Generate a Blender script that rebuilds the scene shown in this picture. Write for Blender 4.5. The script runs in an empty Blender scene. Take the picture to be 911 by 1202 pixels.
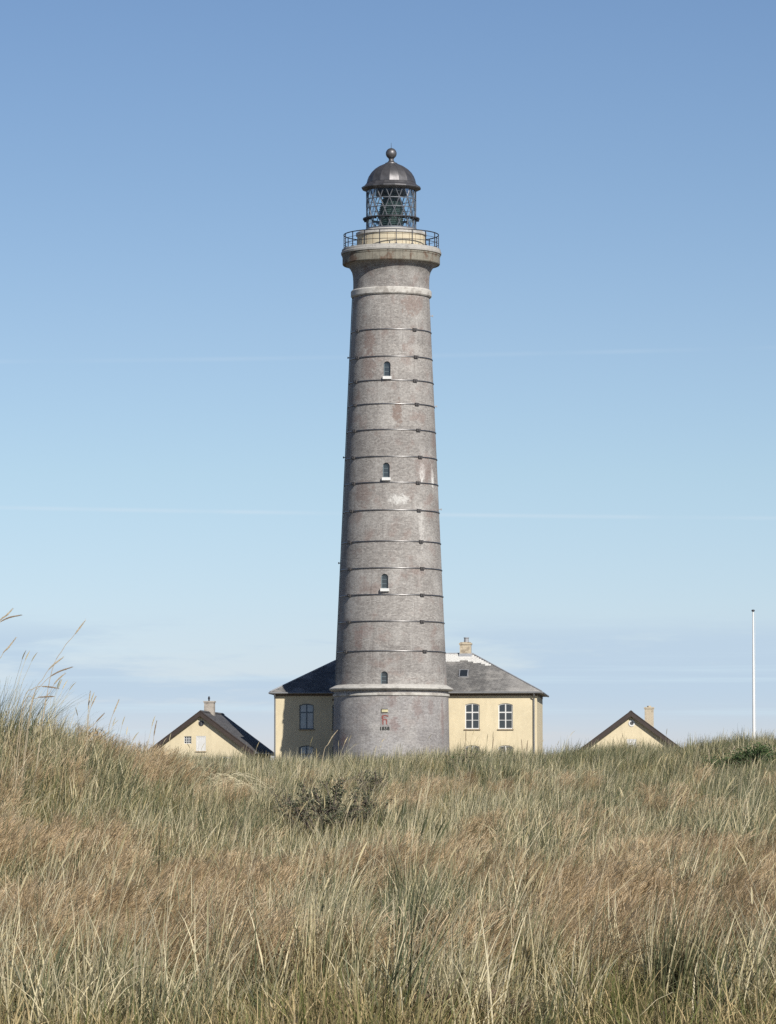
import bpy, bmesh, math, random
import numpy as np
from mathutils import Vector, Matrix

R = math.radians
scene = bpy.context.scene
C = scene.collection
random.seed(7)
rng = np.random.default_rng(7)

# ------------------------------------------------------------------ camera
F = 4860.0            # focal length in photograph pixels (911 x 1202)
EYE = 1.6
PITCH = math.atan(344 / F)
cam_d = bpy.data.cameras.new('camera')
cam = bpy.data.objects.new('camera', cam_d); C.objects.link(cam)
cam.location = (0, 0, EYE)
cam.rotation_euler = (R(90) + PITCH, 0, 0)
cam_d.sensor_fit = 'VERTICAL'; cam_d.sensor_height = 36.0
cam_d.lens = 36.0 * F / 1202
cam_d.clip_start = 0.5; cam_d.clip_end = 20000
scene.camera = cam

# ------------------------------------------------------------------ light
SUN_AZ, SUN_EL = 27.0, 33.0      # degrees right of straight behind the camera, degrees up
sx, sy, sz = (math.sin(R(SUN_AZ)) * math.cos(R(SUN_EL)), -math.cos(R(SUN_AZ)) * math.cos(R(SUN_EL)), math.sin(R(SUN_EL)))
sun_d = bpy.data.lights.new('sun', 'SUN'); sun_d.energy = 5.0; sun_d.angle = R(0.53); sun_d.color = (1, 0.95, 0.87)
sun = bpy.data.objects.new('sun', sun_d); C.objects.link(sun)
sun.rotation_euler = Vector((-sx, -sy, -sz)).to_track_quat('-Z', 'Y').to_euler()
sun.location = (40, -60, 80)

SKY_STRENGTH = 0.1
world = bpy.data.worlds.new('World'); scene.world = world; world.use_nodes = True


class NT:
    """terse node builder: g('ShaderNodeX', props, inputs by name or index)"""
    def __init__(s, tree):
        s.t = tree
    def __call__(s, typ, props=None, **inp):
        n = s.t.nodes.new(typ)
        for k, v in (props or {}).items():
            setattr(n, k, v)
        for k, v in inp.items():
            key = int(k[1:]) if k[0] == '_' and k[1:].isdigit() else k.replace('__', ' ')
            s.put(n, key, v)
        return n
    def put(s, n, key, v):
        sock = n.inputs[key]
        if isinstance(v, bpy.types.NodeSocket):
            s.t.links.new(v, sock)
        elif isinstance(v, bpy.types.Node):
            s.t.links.new(v.outputs[0], sock)
        else:
            sock.default_value = v
    def m(s, op, a, b=0.0, c=0.0, clamp=False):
        n = s.t.nodes.new('ShaderNodeMath'); n.operation = op; n.use_clamp = clamp
        s.put(n, 0, a); s.put(n, 1, b); s.put(n, 2, c)
        return n.outputs[0]
    def mix(s, fac, a, b, mode='MIX'):
        n = s.t.nodes.new('ShaderNodeMix'); n.data_type = 'RGBA'; n.blend_type = mode
        s.put(n, 0, fac)
        for k, v in ((6, a), (7, b)):
            if isinstance(v, tuple) and len(v) == 3:
                v = (*v, 1)
            s.put(n, k, v)
        return n.outputs[2]
    def ramp(s, fac, stops, interp='LINEAR'):
        n = s.t.nodes.new('ShaderNodeValToRGB'); s.put(n, 0, fac)
        cr = n.color_ramp; cr.interpolation = interp
        while len(cr.elements) < len(stops):
            cr.elements.new(0.5)
        for e, (p, c) in zip(cr.elements, stops):
            e.position = p
            e.color = (c, c, c, 1) if not isinstance(c, tuple) else (*c, 1)
        return n.outputs[0]
    def map(s, v, a, b, c=0.0, d=1.0, smooth=True):
        n = s.t.nodes.new('ShaderNodeMapRange')
        n.interpolation_type = 'SMOOTHSTEP' if smooth else 'LINEAR'
        for k, x in enumerate((v, a, b, c, d)):
            s.put(n, k, x)
        return n.outputs[0]
    def noise(s, vec, scale, detail=4, rough=0.55):
        n = s.t.nodes.new('ShaderNodeTexNoise')
        if vec is not None:
            s.put(n, 'Vector', vec)
        n.inputs['Scale'].default_value = scale; n.inputs['Detail'].default_value = detail
        n.inputs['Roughness'].default_value = rough
        return n.outputs[0]
    def xyz(s, x, y, z):
        n = s.t.nodes.new('ShaderNodeCombineXYZ')
        s.put(n, 0, x); s.put(n, 1, y); s.put(n, 2, z)
        return n.outputs[0]


wt = world.node_tree; wt.nodes.clear(); g = NT(wt)
sky = g('ShaderNodeTexSky'); sky.sky_type = 'NISHITA'; sky.sun_disc = False
sky.sun_elevation = R(SUN_EL); sky.sun_rotation = R(180 - SUN_AZ)
sky.altitude = 0; sky.air_density = 1.0; sky.dust_density = 0.3; sky.ozone_density = 3.0
tc = g('ShaderNodeTexCoord')
sep = g('ShaderNodeSeparateXYZ', Vector=tc.outputs['Generated'])
el = g.m('MULTIPLY', g.m('ARCSINE', sep.outputs[2]), 57.2958)
az = g.m('MULTIPLY', g.m('ARCTAN2', sep.outputs[0], sep.outputs[1]), 57.2958)
# clear northern air: deeper blue with height than the stock sky, one smooth trend from the horizon to the zenith
tint_v = g.ramp(g.m('DIVIDE', el, 90.0), [(0.0, (0.84, 0.86, 1.0)), (0.032, (0.857, 0.896, 0.88)), (0.051, (0.86, 0.89, 0.80)), (0.071, (0.832, 0.845, 0.754)), (0.097, (0.754, 0.784, 0.706)), (0.121, (0.70, 0.74, 0.68)), (0.30, (0.36, 0.40, 0.41)), (1.0, (0.22, 0.25, 0.28))])
col = g.mix(1.0, sky.outputs[0], tint_v, 'MULTIPLY')
col = g.mix(1.0, col, (1.0, 1.0, 1.25), 'MULTIPLY')
# low thin stratus, the same all round the horizon
cv = g.xyz(g.m('MULTIPLY', az, 0.16), g.m('MULTIPLY', el, 1.1), 3.7)
cn = g.noise(cv, 1.0, 7, 0.62)
band = g.m('MULTIPLY', g.map(el, 0.6, 1.7), g.map(el, 2.75, 2.2, 0, 1))
mask = g.m('MULTIPLY', g.map(cn, 0.38, 0.52), band)
col = g.mix(g.m('MULTIPLY', mask, 0.85), col, (0.50 / SKY_STRENGTH, 0.640 / SKY_STRENGTH, 0.785 / SKY_STRENGTH))
cv2 = g.xyz(g.m('MULTIPLY', az, 0.10), g.m('MULTIPLY', el, 4.2), 9.1)
cn2 = g.noise(cv2, 1.0, 4, 0.6)
m2 = g.m('MULTIPLY', g.map(cn2, 0.50, 0.72), g.m('MULTIPLY', g.map(el, 0.2, 0.9), g.map(el, 2.9, 1.9, 0, 1)))
col = g.mix(g.m('MULTIPLY', m2, 0.6), col, (0.62 / SKY_STRENGTH, 0.77 / SKY_STRENGTH, 0.87 / SKY_STRENGTH))
# old vapour trails, straight lines on the sky
for (e0, slope, w, amt, seed) in ((4.02, -0.0135, 0.045, 0.13, 1.0), (6.20, 0.018, 0.05, 0.05, 5.0)):
    dlt = g.m('ABSOLUTE', g.m('SUBTRACT', el, g.m('MULTIPLY_ADD', az, slope, e0)))
    line = g.map(dlt, 0.0, w, 1, 0)
    brk = g.map(g.noise(g.xyz(g.m('MULTIPLY', az, 0.35), seed, 0.0), 1.0, 2), 0.35, 0.6)
    col = g.mix(g.m('MULTIPLY', g.m('MULTIPLY', line, brk), amt * 2.2), col, (0.72 / SKY_STRENGTH, 0.80 / SKY_STRENGTH, 0.88 / SKY_STRENGTH))
bg = g('ShaderNodeBackground', Color=col, Strength=SKY_STRENGTH)
wo = g('ShaderNodeOutputWorld'); wt.links.new(bg.outputs[0], wo.inputs[0])

scene.view_settings.view_transform = 'Standard'; scene.view_settings.look = 'None'
scene.view_settings.exposure = 0.0; scene.view_settings.gamma = 1.0
scene.view_settings.use_curve_mapping = False
scene.cycles.use_denoising = False
scene.cycles.max_bounces = 6
scene.cycles.transparent_max_bounces = 12


def at(px, py, Y):
    """world point on the ray of photograph pixel (px, py) at forward distance Y"""
    u, v = (px - 455.5) / F, (601 - py) / F
    dy = math.cos(PITCH) - v * math.sin(PITCH); dz = math.sin(PITCH) + v * math.cos(PITCH)
    k = Y / dy
    return Vector((u * k, Y, EYE + dz * k))


# ------------------------------------------------------------------ mesh helpers
class MB:
    def __init__(s):
        s.v = []; s.f = []; s.mi = []
    def add(s, vs, fs, mi=0):
        o = len(s.v); s.v += [tuple(v) for v in vs]; s.f += [tuple(i + o for i in f) for f in fs]; s.mi += [mi] * len(fs)
        return s
    def box(s, c, d, rot=None, mi=0):
        vs = []
        for z in (-.5, .5):
            for (x, y) in ((-.5, -.5), (.5, -.5), (.5, .5), (-.5, .5)):
                p = Vector((x * d[0], y * d[1], z * d[2]))
                if rot is not None:
                    p = rot @ p
                vs.append(p + Vector(c))
        return s.add(vs, [(3, 2, 1, 0), (4, 5, 6, 7), (0, 1, 5, 4), (1, 2, 6, 5), (2, 3, 7, 6), (3, 0, 4, 7)], mi)
    def lathe(s, prof, n=96, a0=0.0, closed_ends=True, mi=0):
        """prof: list of (r, z) going upwards"""
        vs = []; fs = []
        for (r, z) in prof:
            for i in range(n):
                a = a0 + 2 * math.pi * i / n
                vs.append((r * math.cos(a), r * math.sin(a), z))
        for k in range(len(prof) - 1):
            for i in range(n):
                j = (i + 1) % n
                fs.append((k * n + i, k * n + j, (k + 1) * n + j, (k + 1) * n + i))
        if closed_ends:
            fs.append(tuple(reversed(range(n)))); L = (len(prof) - 1) * n
            fs.append(tuple(range(L, L + n)))
        return s.add(vs, fs, mi)
    def ring(s, prof, n=96, mi=0):
        """closed profile swept round z"""
        vs = []; fs = []; m = len(prof)
        for i in range(n):
            a = 2 * math.pi * i / n
            for (r, z) in prof:
                vs.append((r * math.cos(a), r * math.sin(a), z))
        for i in range(n):
            j = (i + 1) % n
            for k in range(m):
                l = (k + 1) % m
                fs.append((i * m + k, j * m + k, j * m + l, i * m + l))
        return s.add(vs, fs, mi)
    def tube(s, pts, rad, n=6, mi=0, caps=True):
        pts = [Vector(p) for p in pts]
        if not hasattr(rad, '__len__'):
            rad = [rad] * len(pts)
        vs = []; fs = []
        for i, p in enumerate(pts):
            d = (pts[min(i + 1, len(pts) - 1)] - pts[max(i - 1, 0)]).normalized()
            a = Vector((0, 0, 1)) if abs(d.z) < .9 else Vector((1, 0, 0))
            u = d.cross(a).normalized(); w = d.cross(u)
            for k in range(n):
                t = 2 * math.pi * k / n
                vs.append(p + (u * math.cos(t) + w * math.sin(t)) * rad[i])
        for i in range(len(pts) - 1):
            for k in range(n):
                l = (k + 1) % n
                fs.append((i * n + k, (i + 1) * n + k, (i + 1) * n + l, i * n + l))
        if caps:
            fs.append(tuple(range(n))); L = (len(pts) - 1) * n
            fs.append(tuple(reversed(range(L, L + n))))
        return s.add(vs, fs, mi)
    def prism(s, poly, y0, y1, mi=0):
        """polygon in x,z (counter-clockwise seen from -y) pushed from y0 back to y1"""
        n = len(poly)
        vs = [(x, y0, z) for x, z in poly] + [(x, y1, z) for x, z in poly]
        fs = [tuple(range(n)), tuple(reversed(range(n, 2 * n)))]
        for i in range(n):
            j = (i + 1) % n
            fs.append((i, i + n, j + n, j))
        return s.add(vs, fs, mi)
    def mesh(s, name, mats, smooth=False):
        me = bpy.data.meshes.new(name); me.from_pydata(s.v, [], s.f); 
        for m in (mats if isinstance(mats, (list, tuple)) else [mats]):
            me.materials.append(m)
        me.polygons.foreach_set('material_index', s.mi)
        if smooth:
            me.polygons.foreach_set('use_smooth', [True] * len(me.polygons))
        me.update()
        bm = bmesh.new(); bm.from_mesh(me); bmesh.ops.recalc_face_normals(bm, faces=bm.faces); bm.to_mesh(me); bm.free()
        return me
    def build(s, name, mats, parent=None, smooth=False, loc=None, rot=None):
        return link(name, s.mesh(name, mats, smooth), parent, loc, rot)


def link(name, me, parent=None, loc=None, rot=None):
    o = bpy.data.objects.new(name, me); C.objects.link(o)
    if parent is not None:
        o.parent = parent
    if loc is not None:
        o.location = loc
    if rot is not None:
        o.rotation_euler = rot
    return o


def smooth_by_angle(o, deg=30):
    me = o.data
    me.polygons.foreach_set('use_smooth', [True] * len(me.polygons))
    bm = bmesh.new(); bm.from_mesh(me)
    for e in bm.edges:
        if len(e.link_faces) == 2 and e.calc_face_angle(0) > R(deg):
            e.smooth = False
        elif len(e.link_faces) != 2:
            e.smooth = False
    bm.to_mesh(me); bm.free()
    return o


def tag(o, label=None, cat=None, group=None, kind=None):
    for k, v in (('label', label), ('category', cat), ('group', group), ('kind', kind)):
        if v:
            o[k] = v
    return o


def thing(name, label, cat, loc=(0, 0, 0), rz=0.0, group=None):
    o = bpy.data.objects.new(name, None); C.objects.link(o)
    o.empty_display_size = 0.3
    o.location = loc; o.rotation_euler = (0, 0, rz)
    return tag(o, label, cat, group)


def cut(o, cutters):
    """boolean difference, applied"""
    for cm in cutters:
        c = bpy.data.objects.new('cutter', cm); C.objects.link(c)
        md = o.modifiers.new('b', 'BOOLEAN'); md.operation = 'DIFFERENCE'; md.object = c; md.solver = 'EXACT'
        pw = o.parent; o.parent = None; lo, ro = o.location.copy(), o.rotation_euler.copy(); o.location = (0, 0, 0); o.rotation_euler = (0, 0, 0)
        bpy.context.view_layer.update()
        dg = bpy.context.evaluated_depsgraph_get()
        me = bpy.data.meshes.new_from_object(o.evaluated_get(dg))
        o.modifiers.clear(); o.data = me
        o.parent = pw; o.location = lo; o.rotation_euler = ro
        bpy.data.objects.remove(c)
    return o


# ------------------------------------------------------------------ materials
def new_mat(name):
    m = bpy.data.materials.new(name); m.use_nodes = True
    t = m.node_tree; g = NT(t); b = t.nodes['Principled BSDF']
    return m, g, b


def plain(name, colr, rough=0.7, metal=0.0, var=0.12, scale=3.0, bump=0.0, bscale=40.0):
    m, g, b = new_mat(name)
    tc = g('ShaderNodeTexCoord').outputs['Object']
    n = g.noise(tc, scale, 5, 0.6)
    dark = tuple(c * (1 - var) for c in colr); lite = tuple(min(1, c * (1 + var)) for c in colr)
    g.put(b, 'Base Color', g.ramp(n, [(0.3, dark), (0.7, lite)]))
    b.inputs['Roughness'].default_value = rough; b.inputs['Metallic'].default_value = metal
    if bump:
        bn = g('ShaderNodeBump', Strength=bump, Distance=0.02, Height=g.noise(tc, bscale, 3))
        g.put(b, 'Normal', bn.outputs[0])
    return m


def brick_tower(name, lower=False):
    m, g, b = new_mat(name)
    tc = g('ShaderNodeTexCoord').outputs['Object']
    s = g('ShaderNodeSeparateXYZ', Vector=tc)
    ang = g.m('ARCTAN2', s.outputs[0], g.m('MULTIPLY', s.outputs[1], -1.0))   # 0 faces the camera side
    U = g.m('MULTIPLY', ang, 3.7); Z = s.outputs[2]
    uv = g.xyz(U, Z, 0.0)
    br = g('ShaderNodeTexBrick', Vector=uv, Scale=1.0, Mortar__Size=0.012, Mortar__Smooth=0.3, Bias=0.0, Brick__Width=0.24, Row__Height=0.085)
    br.inputs['Color1'].default_value = (0.0, 0, 0, 1); br.inputs['Color2'].default_value = (1, 1, 1, 1); br.inputs['Mortar'].default_value = (0.5, 0.5, 0.5, 1)
    tone = br.outputs[0]
    base_a = (0.220, 0.207, 0.197) if not lower else (0.235, 0.226, 0.225)
    base_b = (0.365, 0.352, 0.334) if not lower else (0.345, 0.335, 0.332)
    c = g.mix(tone, base_a, base_b)
    # paler, weathered patches and warmer, redder ones
    n1 = g.noise(g.xyz(U, g.m('MULTIPLY', Z, 0.8), 2.0), 0.55, 6, 0.62)
    c = g.mix(g.m('MULTIPLY', g.map(n1, 0.45, 0.68), 0.55), c, (0.47, 0.46, 0.44))
    n2 = g.noise(g.xyz(U, Z, 17.0), 0.75, 5, 0.6)
    c = g.mix(g.m('MULTIPLY', g.map(n2, 0.52, 0.68), 0.55 if not lower else 0.25), c, (0.25, 0.19, 0.17))
    # each lift between two iron bands has weathered a little differently
    lift = g('ShaderNodeTexWhiteNoise', {'noise_dimensions': '1D'}, W=g.m('FLOOR', g.m('MULTIPLY', Z, 0.505))).outputs[0]
    c = g.mix(0.45, c, g.ramp(lift, [(0, (0.40, 0.38, 0.37)), (1, (0.62, 0.60, 0.58))]), 'OVERLAY')
    # vertical streaks of wash
    st = g.noise(g.xyz(g.m('MULTIPLY', U, 2.6), g.m('MULTIPLY', Z, 0.16), 4.0), 1.0, 5, 0.65)
    c = g.mix(g.m('MULTIPLY', g.map(st, 0.56, 0.72), 0.30), c, (0.52, 0.50, 0.47))
    c = g.mix(g.m('MULTIPLY', g.map(st, 0.44, 0.30), 0.35), c, (0.16, 0.135, 0.125))
    # single stains (angle deg, z, half width, half height, colour, amount)
    wob = g.noise(uv, 2.6, 6, 0.78)
    if not lower:
        sp = [(8, 26.7, .45, 1.0, (0.205, 0.14, 0.115), .7), (42, 22.4, .35, .75, (0.78, 0.77, 0.74), .9), (62, 22.2, .25, .95, (0.78, 0.77, 0.74), .85),
              (10, 20.4, .9, .4, (0.70, 0.69, 0.66), .6), (50, 22.9, 1.3, 1.0, (0.24, 0.18, 0.16), .6), (-36, 20.9, 1.0, 1.0, (0.235, 0.18, 0.16), .6), (38, 18.3, .25, 1.5, (0.62, 0.60, 0.57), .5),
              (-33, 32.0, .7, 1.1, (0.23, 0.17, 0.15), .7), (-33, 30.1, .8, 1.2, (0.23, 0.17, 0.15), .6), (33, 34.6, 1.2, .9, (0.24, 0.175, 0.15), .6), (-38, 10.5, .5, 1.0, (0.22, 0.15, 0.135), .5), (-28, 11.0, .6, .5, (0.24, 0.17, 0.155), .4)]
    else:
        sp = [(1, 6.1, .35, .7, (0.215, 0.16, 0.15), .6), (27, 5.5, .35, .9, (0.215, 0.165, 0.155), .6), (43, 5.5, .25, .7, (0.215, 0.165, 0.155), .5),
              (3, 4.2, .35, .6, (0.23, 0.15, 0.14), .5), (-55, 3.1, .4, .5, (0.22, 0.13, 0.12), .5), (62, 4.6, .22, 1.8, (0.22, 0.15, 0.14), .5), (-8, 2.5, 1.5, 1.2, (0.45, 0.44, 0.43), .5)]
    for (a, z, hw, hh, cc, amt) in sp:
        dx = g.m('DIVIDE', g.m('SUBTRACT', U, R(a) * 3.7), hw); dz = g.m('DIVIDE', g.m('SUBTRACT', Z, z), hh)
        d = g.m('ADD', g.m('MULTIPLY', dx, dx), g.m('MULTIPLY', dz, dz))
        d = g.m('ADD', d, g.m('MULTIPLY', g.m('SUBTRACT', wob, 0.5), 6.5))
        c = g.mix(g.m('MULTIPLY', g.map(d, 1.2, 0.2), amt), c, cc)
    fine = g.noise(uv, 7.0, 5, 0.8)
    c = g.mix(0.62, c, g.ramp(fine, [(0.3, 0.20), (0.7, 0.78)]), 'OVERLAY')
    g.put(b, 'Base Color', c)
    b.inputs['Roughness'].default_value = 0.85
    bp = g('ShaderNodeBump', Strength=0.5, Distance=0.012, Height=g.m('ADD', g.m('MULTIPLY', br.outputs['Fac'], -1.0), g.m('MULTIPLY', fine, 0.8)))
    g.put(b, 'Normal', bp.outputs[0])
    return m


def stone(name, colr, stain=0.6, sc=1.2):
    m, g, b = new_mat(name)
    geo = g('ShaderNodeNewGeometry').outputs['Position']
    n = g.noise(geo, sc, 6, 0.65); n2 = g.noise(geo, sc * 5, 4, 0.6)
    oi = g('ShaderNodeObjectInfo').outputs['Random']
    c = g.mix(g.map(n, 0.5, 0.64), colr, tuple(x * 0.75 for x in colr))
    c = g.mix(g.m('MULTIPLY', g.map(g.m('ADD', n, g.m('MULTIPLY', g.m('SUBTRACT', oi, .5), .16)), 0.54, 0.66), stain), c, (0.15, 0.10, 0.07))
    c = g.mix(0.35, c, g.ramp(n2, [(0.3, .3), (.7, .7)]), 'OVERLAY')
    g.put(b, 'Base Color', c); b.inputs['Roughness'].default_value = 0.85
    return m


def plaster(name, colr):
    m, g, b = new_mat(name)
    tc = g('ShaderNodeTexCoord').outputs['Object']
    s = g('ShaderNodeSeparateXYZ', Vector=tc)
    n = g.noise(tc, 0.6, 6, 0.6); n2 = g.noise(tc, 6, 4, 0.6)
    st = g.noise(g.xyz(g.m('MULTIPLY', s.outputs[0], 3.0), g.m('MULTIPLY', s.outputs[2], 0.4), s.outputs[1]), 1.0, 4)
    c = g.mix(g.map(n, 0.35, 0.7), tuple(x * .93 for x in colr), tuple(min(1, x * 1.05) for x in colr))
    c = g.mix(g.m('MULTIPLY', g.map(st, 0.5, 0.68), 0.35), c, tuple(x * .8 for x in colr))
    pt = g.noise(tc, 1.6, 6, 0.7)
    c = g.mix(g.m('MULTIPLY', g.map(pt, 0.56, 0.64), 0.35), c, tuple(min(1, x * 1.1) for x in colr))
    c = g.mix(g.m('MULTIPLY', g.map(pt, 0.42, 0.32), 0.30), c, tuple(x * .82 for x in colr))
    c = g.mix(0.2, c, g.ramp(n2, [(.3, .38), (.7, .62)]), 'OVERLAY')
    g.put(b, 'Base Color', c); b.inputs['Roughness'].default_value = 0.9
    g.put(b, 'Normal', g('ShaderNodeBump', Strength=0.3, Distance=0.01, Height=g.noise(tc, 30, 3)).outputs[0])
    return m


def slate(name, c1, c2, blotch=(0.40, 0.38, 0.35), amt=0.6):
    m, g, b = new_mat(name)
    tc = g('ShaderNodeTexCoord').outputs['Object']
    s = g('ShaderNodeSeparateXYZ', Vector=tc)
    # run rows up the slope whichever way it faces: rows follow height
    uv = g.xyz(g.m('ADD', s.outputs[0], g.m('MULTIPLY', s.outputs[1], 0.37)), g.m('MULTIPLY', s.outputs[2], 2.0), 0.0)
    br = g('ShaderNodeTexBrick', Vector=uv, Scale=1.0, Mortar__Size=0.012, Brick__Width=0.3, Row__Height=0.26)
    br.inputs['Color1'].default_value = (*c1, 1); br.inputs['Color2'].default_value = (*c2, 1); br.inputs['Mortar'].default_value = (*[x * .6 for x in c1], 1)
    n = g.noise(tc, 0.55, 6, 0.62)
    c = g.mix(g.m('MULTIPLY', g.map(n, 0.47, 0.68), amt), br.outputs[0], blotch)
    n2 = g.noise(tc, 7, 4, .6)
    c = g.mix(0.4, c, g.ramp(n2, [(.3, .3), (.7, .7)]), 'OVERLAY')
    # lichen near the right hip
    edge = g.map(g.m('ADD', g.m('MULTIPLY', s.outputs[0], 0.12), g.noise(tc, 0.9, 5, .7)), 1.15, 1.55)
    c = g.mix(g.m('MULTIPLY', edge, 0.7 * amt), c, (0.52, 0.50, 0.47))
    g.put(b, 'Base Color', c); b.inputs['Roughness'].default_value = 0.75
    g.put(b, 'Normal', g('ShaderNodeBump', Strength=0.6, Distance=0.02, Height=g.m('ADD', g.m('MULTIPLY', br.outputs['Fac'], -1.0), n2)).outputs[0])
    return m


def glass_mat(name, tint=(0.9, 0.95, 0.95), rough=0.03):
    m = bpy.data.materials.new(name); m.use_nodes = True
    t = m.node_tree; t.nodes.clear(); g = NT(t)
    tr = g('ShaderNodeBsdfTransparent', Color=(*tint, 1)); gl = g('ShaderNodeBsdfGlossy', Roughness=rough)
    fr = g('ShaderNodeFresnel', IOR=1.5)
    mx = g('ShaderNodeMixShader', _0=g.m('MULTIPLY', fr.outputs[0], 0.55), _1=tr.outputs[0], _2=gl.outputs[0])
    o = g('ShaderNodeOutputMaterial'); t.links.new(mx.outputs[0], o.inputs[0])
    return m


M = {}
M['brick'] = brick_tower('tower brick'); M['brick_low'] = brick_tower('plinth brick', True)
M['ledge'] = stone('pale ledge stone', (0.54, 0.52, 0.48), 0.25)
M['cornice'] = stone('stained cornice stone', (0.245, 0.228, 0.185), 0.95, 1.3)
M['deck'] = stone('gallery concrete', (0.41, 0.395, 0.365), 0.9, 1.15)
M['band'] = plain('iron band', (0.30, 0.295, 0.295), 0.40, 1.0, 0.15)
M['clamp'] = plain('clamp iron', (0.085, 0.08, 0.08), 0.6, 0.3, 0.25)
M['iron'] = plain('dark painted iron', (0.045, 0.047, 0.055), 0.5, 0.2, 0.2)
M['lattice'] = plain('grey painted lattice', (0.16, 0.17, 0.19), 0.45, 0.3, 0.15)
M['copper'] = plain('dark patinated dome metal', (0.155, 0.152, 0.158), 0.48, 0.7, 0.3, 1.5)
M['cream'] = plaster('cream lantern wall', (0.60, 0.53, 0.39))
M['glass'] = glass_mat('lantern glass')
M['lens'], g, b = new_mat('green lens glass')
g.put(b, 'Base Color', (0.05, 0.075, 0.07, 1)); b.inputs['Roughness'].default_value = 0.15; b.inputs['Coat Weight'].default_value = 0.5
M['white'] = plain('white paint', (0.70, 0.70, 0.68), 0.55, 0, 0.06)
M['pane'], g, b = new_mat('dark window glass')
g.put(b, 'Base Color', (0.028, 0.034, 0.038, 1)); b.inputs['Roughness'].default_value = 0.06; b.inputs['IOR'].default_value = 1.52; b.inputs['Specular IOR Level'].default_value = 0.9
M['towerframe'] = plain('blue grey window paint', (0.12, 0.16, 0.18), 0.5, 0, 0.1)
M['greyframe'] = plain('blue grey house window frame', (0.13, 0.17, 0.20), 0.5, 0, 0.1)  # darker frame colour, given only to the house windows left of centre
M['curtained'] = plain('window glass with pale curtain behind', (0.36, 0.44, 0.48), 0.08, 0, 0.18, 2.5)
M['yellow'] = plaster('yellow limewash', (0.70, 0.605, 0.415))
M['slate'] = slate('weathered slate', (0.125, 0.122, 0.118), (0.20, 0.195, 0.185))
M['darkroof'] = slate('dark roofing', (0.085, 0.082, 0.085), (0.12, 0.117, 0.117), (0.16, 0.155, 0.15), 0.3)
M['whiteslate'] = plain('white ridge slate', (0.68, 0.67, 0.635), 0.75, 0, 0.12)
M['lead'] = plain('lead flashing', (0.33, 0.34, 0.36), 0.6, 0.2, 0.12)
M['barge'] = plain('dark brown barge paint', (0.048, 0.034, 0.028), 0.6, 0, 0.2)
M['zinc'] = plain('zinc gutter', (0.24, 0.245, 0.25), 0.5, 0.5, 0.15)
M['brownwood'] = plain('brown eaves wood', (0.16, 0.12, 0.085), 0.7, 0, 0.2)
M['chimney'] = stone('buff chimney brick', (0.50, 0.43, 0.32), 0.35, 2.0)
M['greychimney'] = stone('grey rendered chimney', (0.42, 0.38, 0.33), 0.3, 2.0)
M['sillbrown'] = plain('brown sill tile', (0.34, 0.27, 0.18), 0.8)
M['red'] = plain('faded red cipher paint', (0.26, 0.085, 0.072), 0.7, 0, 0.35, 9)
M['gold'] = plain('pale gilt crown', (0.62, 0.56, 0.34), 0.5)
M['black'] = plain('black numeral paint', (0.03, 0.035, 0.03), 0.6)
M['flag'] = plain('white flagpole paint', (0.80, 0.80, 0.78), 0.4, 0, 0.04)
M['bark'] = plain('grey brown twig bark', (0.16, 0.13, 0.105), 0.85, 0, 0.3)


def leaf_mat(name, a, b_, trans=0.25):
    m, g, b = new_mat(name)
    n = g.noise(g('ShaderNodeTexCoord').outputs['Object'], 9.0, 3)
    g.put(b, 'Base Color', g.mix(g.map(n, .35, .65), a, b_)); b.inputs['Roughness'].default_value = 0.6
    return m


M['leafdark'] = leaf_mat('dark shrub leaf', (0.035, 0.045, 0.024), (0.10, 0.11, 0.06))
M['leafgreen'] = leaf_mat('green creeping shrub leaf', (0.028, 0.055, 0.014), (0.065, 0.105, 0.028))
M['needle'] = leaf_mat('dark pine needle', (0.02, 0.03, 0.02), (0.04, 0.055, 0.03))


def grass_mat(name, green, straw, brown, per_inst=True):
    """blade colour: per-plant 'tint' 0 green .. 1 straw, per-blade random 'bl'"""
    m = bpy.data.materials.new(name); m.use_nodes = True
    t = m.node_tree; t.nodes.clear(); g = NT(t)
    bl = g('ShaderNodeAttribute', {'attribute_name': 'bl'}).outputs['Fac']
    tv = g('ShaderNodeAttribute', {'attribute_name': 'tv'}).outputs['Fac']     # 0 root .. 1 tip
    if per_inst:
        ti = g('ShaderNodeAttribute', {'attribute_name': 'tint', 'attribute_type': 'INSTANCER'}).outputs['Fac']
    else:
        ti = g('ShaderNodeAttribute', {'attribute_name': 'tint', 'attribute_type': 'OBJECT'}).outputs['Fac']
    f = g.m('ADD', ti, g.m('MULTIPLY', g.m('SUBTRACT', bl, 0.5), 1.25))
    f = g.m('ADD', f, g.m('MULTIPLY', g.m('SUBTRACT', tv, 0.55), 0.35))
    c = g.ramp(f, [(0.0, tuple(x * .7 for x in green)), (0.28, green), (0.62, straw), (1.0, brown)])
    br = g('ShaderNodeTexWhiteNoise', {'noise_dimensions': '1D'}, W=g.m('MULTIPLY', bl, 911.0)).outputs[0]
    c = g.mix(1.0, c, g.ramp(br, [(0, .30), (.35, .62), (.72, .98), (.8, 1.0), (1, 1.0)]), 'MULTIPLY')
    d = g('ShaderNodeBsdfPrincipled'); g.put(d, 'Base Color', c); d.inputs['Roughness'].default_value = 0.5
    d.inputs['Specular IOR Level'].default_value = 0.35
    tl = g('ShaderNodeBsdfTranslucent', Color=c)
    mx = g('ShaderNodeMixShader', _0=0.36, _1=d.outputs[0], _2=tl.outputs[0])
    o = g('ShaderNodeOutputMaterial'); t.links.new(mx.outputs[0], o.inputs[0])
    return m


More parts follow.
